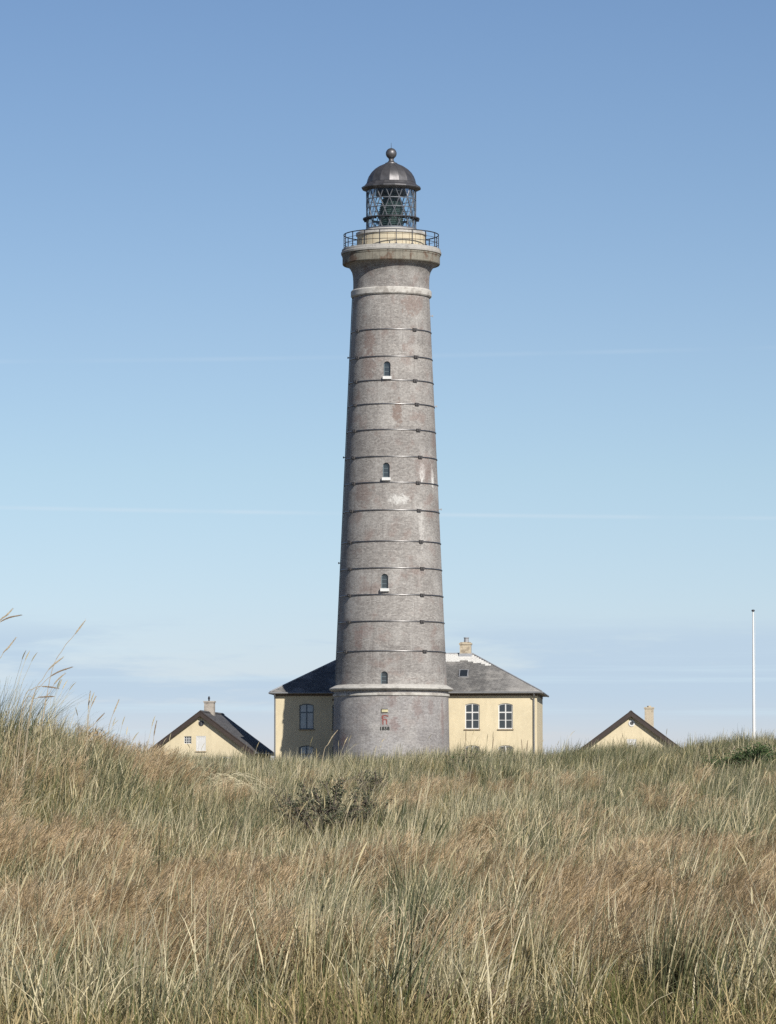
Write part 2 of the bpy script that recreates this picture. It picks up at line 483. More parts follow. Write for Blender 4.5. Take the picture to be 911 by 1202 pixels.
GREEN, STRAW, BROWN = (0.245, 0.275, 0.145), (0.73, 0.63, 0.365), (0.93, 0.83, 0.56)
M['marram'] = grass_mat('beach grass blades', GREEN, STRAW, BROWN)
M['low'] = grass_mat('low sward blades', (0.22, 0.24, 0.08), (0.56, 0.47, 0.235), (0.78, 0.61, 0.33))
M['hair'] = grass_mat('reddish hair grass', (0.58, 0.43, 0.235), (0.78, 0.575, 0.345), (0.92, 0.735, 0.48))
M['heather'] = grass_mat('faded heather', (0.26, 0.18, 0.125), (0.45, 0.31, 0.235), (0.60, 0.45, 0.34))
M['tuft'] = grass_mat('tussock blades', GREEN, STRAW, BROWN, False)
M['seed'] = plain('buff seed head', (0.44, 0.365, 0.25), 0.8, 0, 0.25, 20)
M['seeddark'] = plain('brown seed head', (0.26, 0.195, 0.125), 0.8, 0, 0.25, 20)


# ------------------------------------------------------------------ terrain
_gy = np.array([-4000, -100, 0, 27, 36, 50, 70, 90, 106, 120, 160, 230, 268, 370, 450, 800, 9000.])
_gz = np.array([-2.0, -1.6, -1.6, -1.62, -1.42, -0.98, -0.38, 0.24, 0.76, 0.86, 0.5, 1.2, 1.5, 1.5, 1.2, -3.0, -5.0])


def sstep(t):
    t = np.clip(t, 0, 1); return t * t * (3 - 2 * t)


def ground_z(x, y):
    x = np.asarray(x, float); y = np.asarray(y, float)
    z = sum(np.interp(y + k, _gy, _gz) for k in (-6, -3, 0, 3, 6)) / 5
    near = sstep((y - 15) / 20) * sstep((262 - y) / 60)
    z = z + near * (0.10 * np.sin(x * 0.9 + y * 0.13 + 1.0) * np.sin(y * 0.21 + x * 0.23) + 0.07 * np.sin(x * 1.9 - y * 0.37) + 0.05 * np.sin(y * 0.83 + x * 0.6))
    # dune on the left, gentle rise on the right part of the crest
    z = z + 1.22 * np.exp(-((y - 62) / 15.0) ** 2) * sstep((-1.4 - x) / 4.1)
    z = z + np.exp(-((y - 112) / 16.0) ** 2) * (0.24 * sstep((x - 3.6) / 2.8) + 0.20 * sstep((x - 6.6) / 3.0))
    z = z + 0.12 * np.exp(-((y - 106) / 22.0) ** 2) * sstep((x - 0.5) / 2.0)
    return z + EYE


def gz(x, y):
    return float(ground_z(x, y))


def make_ground():
    ys = np.concatenate([np.linspace(-3000, -80, 10), np.linspace(-60, 20, 17), np.linspace(22, 150, 129), np.linspace(154, 400, 62), np.linspace(420, 900, 25), np.geomspace(1000, 8500, 12)])
    xs1 = np.concatenate([np.arange(0.5, 16, 0.75), np.arange(17, 60, 3), np.geomspace(64, 6000, 16)])
    xs = np.concatenate([-xs1[::-1], xs1])
    X, Y = np.meshgrid(xs, ys); Z = ground_z(X, Y)
    nx, ny = len(xs), len(ys)
    v = np.stack([X.ravel(), Y.ravel(), Z.ravel()], 1)
    f = [(j * nx + i, j * nx + i + 1, (j + 1) * nx + i + 1, (j + 1) * nx + i) for j in range(ny - 1) for i in range(nx - 1)]
    me = bpy.data.meshes.new('ground'); me.from_pydata(v.tolist(), [], f); me.update()
    me.polygons.foreach_set('use_smooth', [True] * len(f))
    m, g, b = new_mat('sandy turf')
    tc = g('ShaderNodeTexCoord').outputs['Object']
    c = g.mix(g.map(g.noise(tc, 0.7, 6, .65), .35, .65), (0.055, 0.05, 0.03), (0.12, 0.10, 0.065))
    c = g.mix(g.m('MULTIPLY', g.map(g.noise(tc, 9, 4, .7), .45, .7), .5), c, (0.24, 0.20, 0.13))
    g.put(b, 'Base Color', c); b.inputs['Roughness'].default_value = 0.95
    g.put(b, 'Normal', g('ShaderNodeBump', Strength=0.6, Distance=0.05, Height=g.noise(tc, 14, 4)).outputs[0])
    me.materials.append(m)
    tag(link('ground', me), kind='structure')


make_ground()
GZ = 1.5 + EYE          # level ground round the buildings


# ------------------------------------------------------------------ windows
def arch_poly(w, h, rise, n=10):
    """outline in x,z: base at z=0, sides up to h-rise, arc to h"""
    p = [(-w / 2, 0), (w / 2, 0)]
    if rise <= 1e-4:
        return p + [(w / 2, h), (-w / 2, h)]
    rad = (w * w / 4 + rise * rise) / (2 * rise); cz = h - rad
    a = math.asin(min(1, (w / 2) / rad))
    if rise >= w / 2 - 1e-4:
        a = math.pi / 2
    for k in range(n + 1):
        t = a - 2 * a * k / n
        p.append((rad * math.sin(t), cz + rad * math.cos(t)))
    return p


def shift(poly, dx, dz):
    return [(x + dx, z + dz) for x, z in poly]


def frame_between(mb, outer, inner, y0, y1):
    n = len(outer)
    vs = [(x, y0, z) for x, z in outer] + [(x, y0, z) for x, z in inner] + [(x, y1, z) for x, z in outer] + [(x, y1, z) for x, z in inner]
    fs = []
    for i in range(n):
        j = (i + 1) % n
        fs += [(i, j, n + j, n + i), (2 * n + j, 2 * n + i, 3 * n + i, 3 * n + j), (i, 2 * n + i, 2 * n + j, j), (n + j, 3 * n + j, 3 * n + i, n + i)]
    mb.add(vs, fs)


def house_window(parent, x, z, w, h, rise=0.12, cols=2, rows=(0.34, 0.33, 0.33), inset=0.07, sill=True, y=0.0, framemat='white', panemat='pane'):
    """sash window standing in an opening of the front wall (wall face at y); rows from the top down"""
    mb = MB(); fw = 0.075
    frame_between(mb, arch_poly(w, h, rise), shift(arch_poly(w - 2 * fw, h - 2 * fw, rise * .9), 0, fw), inset, inset + 0.09)
    mb.box((0, inset + 0.045, h / 2), (0.085, 0.07, h - 2 * fw + .05))
    zs = [h - fw]
    for k, r in enumerate(rows):
        zs.append(zs[-1] - r * (h - 2 * fw))
    for k in range(1, len(rows)):
        t = 0.085 if k == 1 else 0.04
        for sx_ in (-1, 1):
            wcol = (w - 2 * fw - .085) / 2
            mb.box((sx_ * (.0425 + wcol / 2), inset + 0.045, zs[k]), (wcol + .01, 0.05, t))
    o = mb.build('window', M[framemat], parent, loc=(x, y, z))
    cw = (w - 2 * fw - .085) / 2
    for sx_ in (-1, 1):
        for k in range(len(rows)):
            p = MB().box((0, 0, 0), (cw + .02, 0.012, (zs[k] - zs[k + 1]) + (.05 if k == 0 else 0.0)))
            p.build('glass_pane', M[panemat], o, loc=(sx_ * (.0425 + cw / 2), inset + .052 + .004 * (k % 2), (zs[k] + zs[k + 1]) / 2 + (.01 if k == 0 else 0)), rot=(R(random.uniform(-.25, .25)), 0, R(random.uniform(-.4, .4))))
    if sill:
        MB().box((0, -0.02, -0.035), (w + .14, 0.14, 0.07)).build('sill', M['sillbrown'], o)
    return o


def opening(x, z, w, h, rise=0.12, depth=0.2, y=0.0):
    return MB().prism(shift(arch_poly(w, h, rise), x, z), y - 0.3, y + depth).mesh('opening', M['yellow'])


# ------------------------------------------------------------------ lighthouse
TX, TY = 0.235, 300.0
S = 4860 / 300.0           # photograph pixels per metre at the tower axis


def zy(py):                # height above the tower's ground of a photograph row on the tower axis
    return at(459, py, TY).z - GZ


def make_lighthouse():
    T = thing('lighthouse', 'tall round grey brick lighthouse with iron bands and a dark domed lantern', 'lighthouse', (TX, TY, GZ))
    # drum at the foot
    zt = zy(811)
    d = MB().lathe([(68.9 / S, -0.4), (68.9 / S, 0.5), (67.2 / S, zt - .55), (67.2 / S, zt)], 128).build('plinth_drum', M['brick_low'], T)
    smooth_by_angle(d)
    l = MB().ring([(66.0 / S, zy(818.4)), (67.6 / S, zy(818.4)), (68.6 / S, zy(817.6)), (68.6 / S, zy(815.4)), (67.0 / S, zy(814.6)), (66.0 / S, zy(814.6))], 128).build('drum_moulding', M['ledge'], T)
    smooth_by_angle(l)
    l = MB().ring([(63.0 / S, zy(811.5)), (70.8 / S, zy(811.5)), (72.9 / S, zy(809.8)), (72.9 / S, zy(808.8)), (65.6 / S, zy(804.6)), (63.0 / S, zy(804.6))], 128).build('drum_ledge', M['ledge'], T)
    smooth_by_angle(l)

    def rs(py):            # shaft radius in metres at a row
        return (45.3 + (py - 353) * (65.3 - 45.3) / (804 - 353)) / S
    prof = [(rs(806), zy(811)), (rs(806), zy(806)), (rs(700), zy(700)), (rs(600), zy(600)), (rs(450), zy(450)), (rs(345), zy(345)), (44.9 / S, zy(331)), (45.3 / S, zy(325)), (46.4 / S, zy(320)), (48.6 / S, zy(316)), (51.5 / S, zy(313)), (54.6 / S, zy(311.3)), (54.6 / S, zy(305))]
    sh = MB().lathe(prof, 128).build('shaft', M['brick'], T)
    wins = [(454.4, 424.0, 441.6), (453.4, 543.0, 560.4), (451.6, 673.5, 690.6), (451.2, 788.0, 804.3)]
    cuts = []; winfo = []
    for (wx, y0, y1) in wins:
        r = rs((y0 + y1) / 2)
        p0 = at(wx, y1, TY - r); p1 = at(wx, y0, TY - r)
        lx = p0.x - TX; z0 = p0.z - GZ; h = p1.z - p0.z; w = 8.0 / S
        cuts.append(MB().prism(shift(arch_poly(w, h, w / 2, 12), lx, z0), -6, -r + 0.36).mesh('c', M['brick']))
        winfo.append((lx, z0, w, h, r))
    cut(sh, cuts); smooth_by_angle(sh, 35)
    for k, (lx, z0, w, h, r) in enumerate(winfo):
        mb = MB(); yy = -r + 0.20
        frame_between(mb, arch_poly(w - .004, h - .004, w / 2 - .002, 12), shift(arch_poly(w - .13, h - .13, w / 2 - .065, 12), 0, .065), 0, 0.06)
        for zz in (0.33, 0.62):
            mb.box((0, 0.03, h * zz), (w - .12, .04, .035))
        o = mb.build('window', M['towerframe'], T, loc=(lx, yy, z0 + .002))
        MB().prism(shift(arch_poly(w - .10, h - .10, w / 2 - .05, 12), 0, .05), 0.035, 0.045).build('glass_pane', M['pane'], o)
        if k < 3:
            MB().box((0, -.24, -.115), (0.64, 0.34, 0.21)).build('sill', M['white'], o)
    # small lamp bracket in the lowest window's head
    # iron bands
    r_at = lambda z: None
    ys = [386, 418, 446, 473.7, 504, 535.6, 566, 598.5, 635, 666.5, 697.8, 729, 764]
    clampm = MB().box((0, 0, 0), (0.34, 0.12, 0.20)).box((0, -.075, 0), (0.09, 0.06, 0.09)).mesh('clamp', M['clamp'])
    for py in ys:
        r = rs(py); z = at(459, py, TY - r).z - GZ
        h = 0.052; r0 = r + .0; sl = (65.3 - 45.3) / (804 - 353)
        r = (45.3 + ((945 - (z + GZ - EYE) * S) - 353) * sl) / S
        b = MB().ring([(r - .03, z - h), (r + .012, z - h), (r + .042, z - h * .75), (r + .056, z - h * .25), (r + .052, z + h * .25), (r + .036, z + h * .75), (r + .008, z + h), (r - .03, z + h)], 128).build('iron_band', M['band'], T)
        smooth_by_angle(b, 60)
        for a in (36, 126, 216, 306):
            t = R(a + random.uniform(-2.5, 2.5))       # measured from the camera side, positive to the right
            link('clamp', clampm, b, ((r + .06) * math.sin(t), -(r + .06) * math.cos(t), z), (0, 0, t))
    # a few stand-off brackets of the old conductor and its cable on the shaded side
    for (py, side) in ((420, -1), (537, -1), (661, -1), (371, 1), (477, 1), (598, 1)):
        r = rs(py); z = zy(py)
        MB().box((side * (r + .08), 0, z), (0.26, 0.08, 0.06)).box((side * (r + .17), 0, z), (.08, .12, .13)).build('bracket', M['iron'] if side < 0 else M['lead'], T)
    pts = []
    for py in (800, 700, 600, 500, 400, 350):
        r = rs(py) + .06; t = R(-83); pts.append((r * math.sin(t), -r * math.cos(t), zy(py)))
    MB().tube(pts, 0.04, 6).build('conductor_cable', M['zinc'], T)
    # string course
    st = MB().ring([(43.5 / S, zy(350)), (46.6 / S, zy(350)), (47.7 / S, zy(348.6)), (47.7 / S, zy(343)), (46.6 / S, zy(341.6)), (43.5 / S, zy(341.6))], 128).build('string_course', M['ledge'], T)
    smooth_by_angle(st)
    # gallery: stone cornice of separate blocks, deck slab, railing
    co = MB().ring([(50.0 / S, zy(311.3)), (56.2 / S, zy(311.3)), (56.2 / S, zy(301)), (50.0 / S, zy(301))], 96).build('cornice', M['cornice'], T)
    nb = 40; bw = 2 * math.pi / nb; gap = 0.008
    bm_ = MB(); pr = [(55.9 / S, zy(311.6)), (56.9 / S, zy(311.6)), (57.6 / S, zy(310.6)), (57.6 / S, zy(302.6)), (58.3 / S, zy(301.2)), (58.3 / S, zy(300.2)), (55.9 / S, zy(300.2))]
    vs = []; fs = []; ns = 3; m = len(pr)
    for i in range(ns + 1):
        a = -bw / 2 + gap / 3.5 + (bw - 2 * gap / 3.5) * i / ns
        vs += [(r * math.sin(a), -r * math.cos(a), z) for r, z in pr]
    for i in range(ns):
        for k in range(m):
            l_ = (k + 1) % m
            fs.append((i * m + k, i * m + l_, (i + 1) * m + l_, (i + 1) * m + k))
    fs += [tuple(range(m)), tuple(reversed(range(ns * m, ns * m + m)))]
    blockm = bm_.add(vs, fs).mesh('stone_block', M['cornice'])
    for i in range(nb):
        link('stone_block', blockm, co, (0, 0, random.uniform(-.006, .006)), (0, 0, i * bw))
    dk = MB().lathe([(57.2 / S, zy(300.0)), (59.2 / S, zy(299.4)), (59.4 / S, zy(297.2)), (58.6 / S, zy(296.4)), (58.3 / S, zy(293.8)), (57.4 / S, zy(293.2))], 96).build('gallery_deck', M['deck'], T)
    smooth_by_angle(dk)
    zd, ztop = zy(293.2), zy(276.2); rr = 56.0 / S
    for k in range(18):
        t = R(6 + 20 * k); p = Vector((rr * math.sin(t), -rr * math.cos(t), 0))
        MB().box((0, 0, (ztop - zd) / 2), (.055, .055, ztop - zd + .02)).box((0, 0, .03), (.14, .14, .06)).build('railing_post', M['iron'], T, loc=(p.x, p.y, zd), rot=(0, 0, t))
    for nm, z, rad in (('handrail', ztop, .04), ('mid_rail', zd + (ztop - zd) * .36, .024), ('mid_rail', zd + (ztop - zd) * .68, .016)):
        smooth_by_angle(MB().ring([(rr + rad * math.cos(q), z + rad * math.sin(q)) for q in [i * math.pi / 3 for i in range(6)]], 72).build(nm, M['iron'], T), 70)
    # lantern house wall with boarded joints
    lb = MB().lathe([(40.2 / S, zy(293.2)), (40.2 / S, zy(277.6))], 96).build('lantern_base', M['cream'], T)
    smooth_by_angle(lb)
    for k in range(28):
        t = 2 * math.pi * (k + .5) / 28; r = 40.2 / S
        MB().box((0, 0, 0), (.035, .03, zy(277.8) - zy(293))).build('wall_batten', M['sillbrown'], lb, loc=(r * math.sin(t), -r * math.cos(t), (zy(277.8) + zy(293)) / 2), rot=(0, 0, t))
    cp = MB().lathe([(41.0 / S, zy(277.6)), (41.7 / S, zy(277.2)), (41.7 / S, zy(274.3)), (40.8 / S, zy(273.6)), (30.5 / S, zy(270.6))], 96).build('lantern_cap', M['ledge'], T)
    smooth_by_angle(cp)
    # lantern: lattice of crossing bars with one pane in each diamond
    z0, z1 = zy(270.6), zy(220.8); rl = 29.2 / S; n = 16; dz = (z1 - z0) / 3.5; st_ = 2 * math.pi / n

    def node(k, j, rad=rl):
        a = st_ * j; return Vector((rad * math.sin(a), -rad * math.cos(a), z1 - k * dz))
    mb = MB()
    off = 0.32
    for j in range(n):
        for sgn in (-1, 1):
            pts = [node(k, j + off + sgn * k * .5) for k in (0, .5, 1, 1.5, 2, 2.5, 3, 3.5)]
            mb.tube(pts, 0.034, 4)
    for z, rad in ((z1 - dz, .03), (z1 - 2 * dz + .25, .026), (z0 + .05, .06), (z1 - .05, .06)):
        mb.ring([(rl - rad, z - rad), (rl + rad, z - rad), (rl + rad, z + rad), (rl - rad, z + rad)], 48)
    la = mb.build('lantern_lattice', M['lattice'], T)
    def pane(ks):
        v = []
        for (k, j) in ks:
            v.append(node(k, j, rl - .012))
        return MB().add(v, [tuple(range(len(v)))]).mesh('glass_pane', M['glass'])
    p_top = pane([(0, -.5), (1, 0), (0, .5)]); p_d0 = pane([(0, 0), (1, -.5), (2, 0), (1, .5)])
    p_d1 = pane([(1, 0), (2, -.5), (3, 0), (2, .5)]); p_d2 = pane([(2, 0), (3, -.5), (3.5, -.25), (3.5, .25), (3, .5)]); p_b = pane([(3, 0), (3.5, -.25), (3.5, .25)])
    for j in range(n):
        for me, o_ in ((p_top, .5), (p_d0, 0), (p_d1, .5), (p_d2, 0), (p_b, .5)):
            link('glass_pane', me, la, None, (0, 0, st_ * (j + off + o_)))
    fl = MB().ring([(28.2 / S, zy(258.0)), (33.6 / S, zy(257.8)), (33.6 / S, zy(256.6)), (28.2 / S, zy(256.0))], 64).build('lantern_walkway', M['iron'], T)
    smooth_by_angle(fl)
    for k in range(16):
        t = st_ * (k + off)
        MB().box((0, -(31.0 / S), 0), (.05, .28, .12)).build('walkway_bracket', M['iron'], fl, loc=(0, 0, zy(258.8)), rot=(0, 0, t))
    MB().lathe([(24.5 / S, zy(228.2)), (26.8 / S, zy(227.6)), (26.8 / S, zy(219.5))], 48).build('lantern_ceiling', M['iron'], T)
    # lens: beehive of glass rings inside
    prof = []
    zb, zt2 = zy(270.4), zy(224)
    sil = [(0.0, 12.5), (.12, 13.6), (.45, 14.4), (.62, 12.8), (.8, 9.6), (1.0, 6.2)]
    for k in range(41):
        t = k / 40; r = np.interp(t, [a for a, _ in sil], [b for _, b in sil]) / S
        prof.append((r + (.05 if k % 2 else -.02), zb + t * (zt2 - zb)))
    ln = MB().lathe(prof, 24).build('lens', M['lens'], T)
    # dome: sixteen metal panels, eaves skirt, neck, ball and rod
    sk = MB().ring([(27.0 / S, zy(218.5)), (27.0 / S, zy(224.5)), (30.0 / S, zy(224.5)), (34.6 / S, zy(222.6)), (35.4 / S, zy(221.6)), (35.4 / S, zy(220.4)), (31.6 / S, zy(218.2)), (29.3 / S, zy(215.4)), (27.0 / S, zy(214.8))], 16).build('dome_skirt', M['copper'], T, rot=(0, 0, st_ * .32))
    dp = [(28.8, 215.2), (28.0, 211.6), (26.4, 207.4), (23.6, 203.0), (19.6, 199.0), (14.6, 195.6), (9.8, 193.4), (6.9, 192.2)]
    vs = []; fs = []
    hw = math.tan(st_ / 2) * .985
    for (r, y) in dp:
        r /= S; z = zy(y)
        vs += [(-r * hw, -r, z), (r * hw, -r, z), (r * hw * .97, -r + .06, z - .03), (-r * hw * .97, -r + .06, z - .03)]
    for k in range(len(dp) - 1):
        a, b = 4 * k, 4 * k + 4
        fs += [(a, a + 1, b + 1, b), (a + 1, a + 2, b + 2, b + 1), (a + 2, a + 3, b + 3, b + 2), (a + 3, a, b, b + 3)]
    fs += [(3, 2, 1, 0), tuple(4 * (len(dp) - 1) + i for i in range(4))]
    pm = MB().add(vs, fs).mesh('dome_panel', M['copper'])
    core = [((r - .8) / S, zy(y) - .02) for r, y in dp]
    dm = MB().lathe(core, 16, a0=st_ * (.32 + .5)).build('dome', M['copper'], T)
    for j in range(n):
        o = link('dome_panel', pm, dm, None, (0, 0, st_ * (j + .32)))
        smooth_by_angle(o, 40) if j == 0 else None
    nk = MB().lathe([(7.6 / S, zy(193.0)), (7.2 / S, zy(191.6)), (4.6 / S, zy(190.6)), (3.0 / S, zy(188.6)), (2.8 / S, zy(187.2)), (3.4 / S, zy(186.2))], 32).build('finial_neck', M['copper'], T)
    smooth_by_angle(nk, 45)
    zc = zy(180.3); br = 6.5 / S
    ball = MB().lathe([(br * math.sin(R(a)), zc - br * math.cos(R(a))) for a in range(6, 175, 8)], 32).build('finial_ball', M['copper'], T, True)
    MB().tube([(0, 0, zc + br - .02), (0, 0, zy(167.5))], [.022, .010], 6).build('lightning_rod', M['iron'], T)
    # royal cipher and year above the grass on the drum
    r = 67.4 / S + .012
    def wall_box(mb, x0, y0, x1, y1, dpt=.03):      # photograph pixel rectangle laid on the drum
        a = at(x0, y1, TY - r); b = at(x1, y0, TY - r); cx = (a.x + b.x) / 2 - TX
        yy = -math.sqrt(r * r - cx * cx)
        mb.box((cx, yy, (a.z + b.z) / 2 - GZ), (b.x - a.x, dpt, b.z - a.z), Matrix.Rotation(math.asin(cx / r), 3, 'Z'))
    mb = MB(); wall_box(mb, 448.2, 832.6, 455.4, 835.9, .05)
    cr = mb.build('crown', M['gold'], T)
    mb = MB(); wall_box(mb, 447.8, 832.0, 455.6, 832.7, .07); wall_box(mb, 447.8, 836.0, 455.2, 836.6, .07); wall_box(mb, 447.6, 832.2, 448.2, 835.2, .07)
    mb.build('crown_outline', M['black'], T)
    mb = MB()
    wall_box(mb, 448.8, 839.4, 450.3, 850.6); wall_box(mb, 450.35, 839.2, 454.0, 840.6, .032); wall_box(mb, 450.35, 844.0, 454.4, 845.4, .028); wall_box(mb, 453.0, 845.5, 454.5, 850.4, .03); wall_box(mb, 454.1, 839.8, 455.9, 841.2, .026)
    wall_box(mb, 448.0, 840.6, 448.75, 843.4, .03); wall_box(mb, 451.2, 841.9, 452.3, 843.1, .03)
    mb.build('royal_cipher', M['red'], T)
    fc = bpy.data.curves.new('year', 'FONT'); fc.body = '1858'; fc.size = 0.33; fc.align_x = 'CENTER'; fc.extrude = .012; fc.offset = 0.018; fc.space_character = 1.12
    fo = bpy.data.objects.new('year', fc); C.objects.link(fo); bpy.context.view_layer.update()
    me = bpy.data.meshes.new_from_object(fo.evaluated_get(bpy.context.evaluated_depsgraph_get())); bpy.data.objects.remove(fo)
    me.materials.clear(); me.materials.append(M['black'])
    p = at(451.3, 857.0, TY - r); cx = p.x - TX; t = math.asin(cx / r)
    link('year', me, T, (cx, -r * math.cos(t) - .012, p.z - GZ), (R(90), 0, t))
    return T


make_lighthouse()


# ------------------------------------------------------------------ keeper's house
def make_house():
    H = thing('keepers_house', 'two storey yellow house with hipped slate roof behind the lighthouse', 'house', (1.32, 306.5, GZ), R(-4.4))
    W, D, hw = 19.4, 10.5, 9.7
    wall = MB().prism([(-hw, -.3), (hw, -.3), (hw, 6.66), (-hw, 6.66)], 0, D).build('wall', M['yellow'], H)
    up = (4.10, 1.90); lo = (1.02, 1.88); xs = (-7.38, -4.92, 4.92, 7.38)
    cut(wall, [opening(x, z, 1.07, h) for x in xs for z, h in (up, lo)])
    for x in xs:
        for z, h in (up, lo):
            rows = (.34, .33, .33) if x > 0 else (.33, .67)
            house_window(H, x, z, 1.07, h, 0.10, rows=rows, framemat='white' if x > 0 else 'greyframe', panemat='pane' if x > 0 else 'curtained')
    # roof, hipped: slopes with a thin edge
    o_, ze, zr, rx = .36, 6.86, 9.84, 4.66
    ex, y0, y1, ym = hw + o_, -o_, D + o_, D / 2
    top = [(-ex, y0, ze), (ex, y0, ze), (ex, y1, ze), (-ex, y1, ze), (-rx, ym, zr), (rx, ym, zr)]
    bot = [(x, y, 6.74) for x, y, z in top[:4]]
    mb = MB().add(top + bot, [(0, 1, 5, 4), (1, 2, 5), (2, 3, 4, 5), (3, 0, 4), (9, 8, 7, 6), (0, 6, 7, 1), (1, 7, 8, 2), (2, 8, 9, 3), (3, 9, 6, 0)])
    roof = mb.build('roof', M['slate'], H)
    # soffit board
    MB().prism([(-hw - .02, 6.56), (hw + .02, 6.56), (hw + .02, 6.735), (-hw - .02, 6.735)], -.05, D + .05).build('eaves_board', M['brownwood'], H)
    # gutters and downpipes
    for nm, a, b in (('gutter', (-ex, y0 - .06, 6.78), (ex, y0 - .06, 6.78)), ('gutter', (ex + .06, y0, 6.78), (ex + .06, y1, 6.78)), ('gutter', (-ex - .06, y0, 6.78), (-ex - .06, y1, 6.78))):
        MB().tube([a, b], .075, 8).build(nm, M['zinc'], H)
    for x in (hw - .22, -hw - .02):
        yy = -.09
        MB().tube([(x, y0 - .05, 6.74), (x, y0 + .05, 6.55), (x, yy, 6.32), (x, yy, .15)], .058, 8).build('downpipe', M['zinc'], H)
    # white slates under the ridge and down the right hip, each row ends on the hip
    pitch = math.atan((zr - ze) / (ym - y0)); n_ = Vector((0, -math.sin(pitch), math.cos(pitch))); dn = Vector((0, -math.cos(pitch), -math.sin(pitch)))
    mb = MB(); rot = Matrix.Rotation(pitch, 3, 'X'); rh = .225; hipk = (ex - rx) / ((ym - y0) / math.cos(pitch))
    for k in range(10):
        s0 = k * rh; hip = rx + hipk * s0
        if k < 5: start = -3.0
        elif k == 5: start = -3.0
        else: start = hip - (10 - k) * .26
        lim = hip - .06
        x = start + (k % 2) * .15
        while x < lim - .05:
            w = min(.30, lim - x)
            if not (k == 5 and 3.6 < x < hip - 1.3):
                p = Vector((x + w / 2, ym, zr)) + dn * (s0 + rh / 2) + n_ * (.016 + .004 * (k % 2) + random.uniform(0, .004))
                mb.box(p, (w - .012, rh + .03, .014), rot)
            x += .30
    mb.build('white_slates', M['whiteslate'], H)
    MB().tube([(-rx, ym, zr + .02), (rx, ym, zr + .02)], .07, 8).build('ridge_roll', M['lead'], H)
    for s in (-1, 1):
        MB().tube([(s * rx, ym, zr + .02), (s * ex, y0, ze + .02)], .055, 8).build('hip_roll', M['lead'], H)
    # chimney
    ch = MB().box((0, 0, .42), (.84, .74, 1.20)).box((0, 0, .97), (.96, .86, .12)).box((0, 0, 1.06), (.78, .68, .07)).build('chimney', M['chimney'], H, loc=(4.13, ym, zr - .22))
    MB().prism([(-.5, 0), (.5, 0), (.46, .26), (-.46, .26)], -.45, .45).build('flashing', M['lead'], ch, loc=(0, 0, -.02))
    MB().lathe([(.20, 1.06), (.17, 1.36), (.20, 1.40), (.20, 1.46)], 16).build('chimney_pot', M['lead'], ch, loc=(.06, 0, 0))
    # roof light
    y = 2.23; z = ze + (y - y0) * math.tan(pitch)
    sk = MB(); 
    for sx_ in (-1, 1): sk.box((sx_ * .31, 0, .05), (.055, 1.16, .13))
    for sy_ in (-1, 1): sk.box((0, sy_ * .58, .052), (.565, .04, .08))
    so = sk.build('roof_light', M['lead'], H, loc=(4.16, y, z), rot=(pitch, 0, 0))
    MB().box((0, 0, .06), (.57, 1.11, .02)).build('glass_pane', M['pane'], so)
    MB().box((0, 0, .004), (.84, 1.4, .02)).build('flashing', M['slate'], so)
    # vent grille high on the left of the front
    MB().box((-5.35, -.02, 6.28), (.24, .06, .16)).build('vent_grille', M['brownwood'], H)
    return H


make_house()


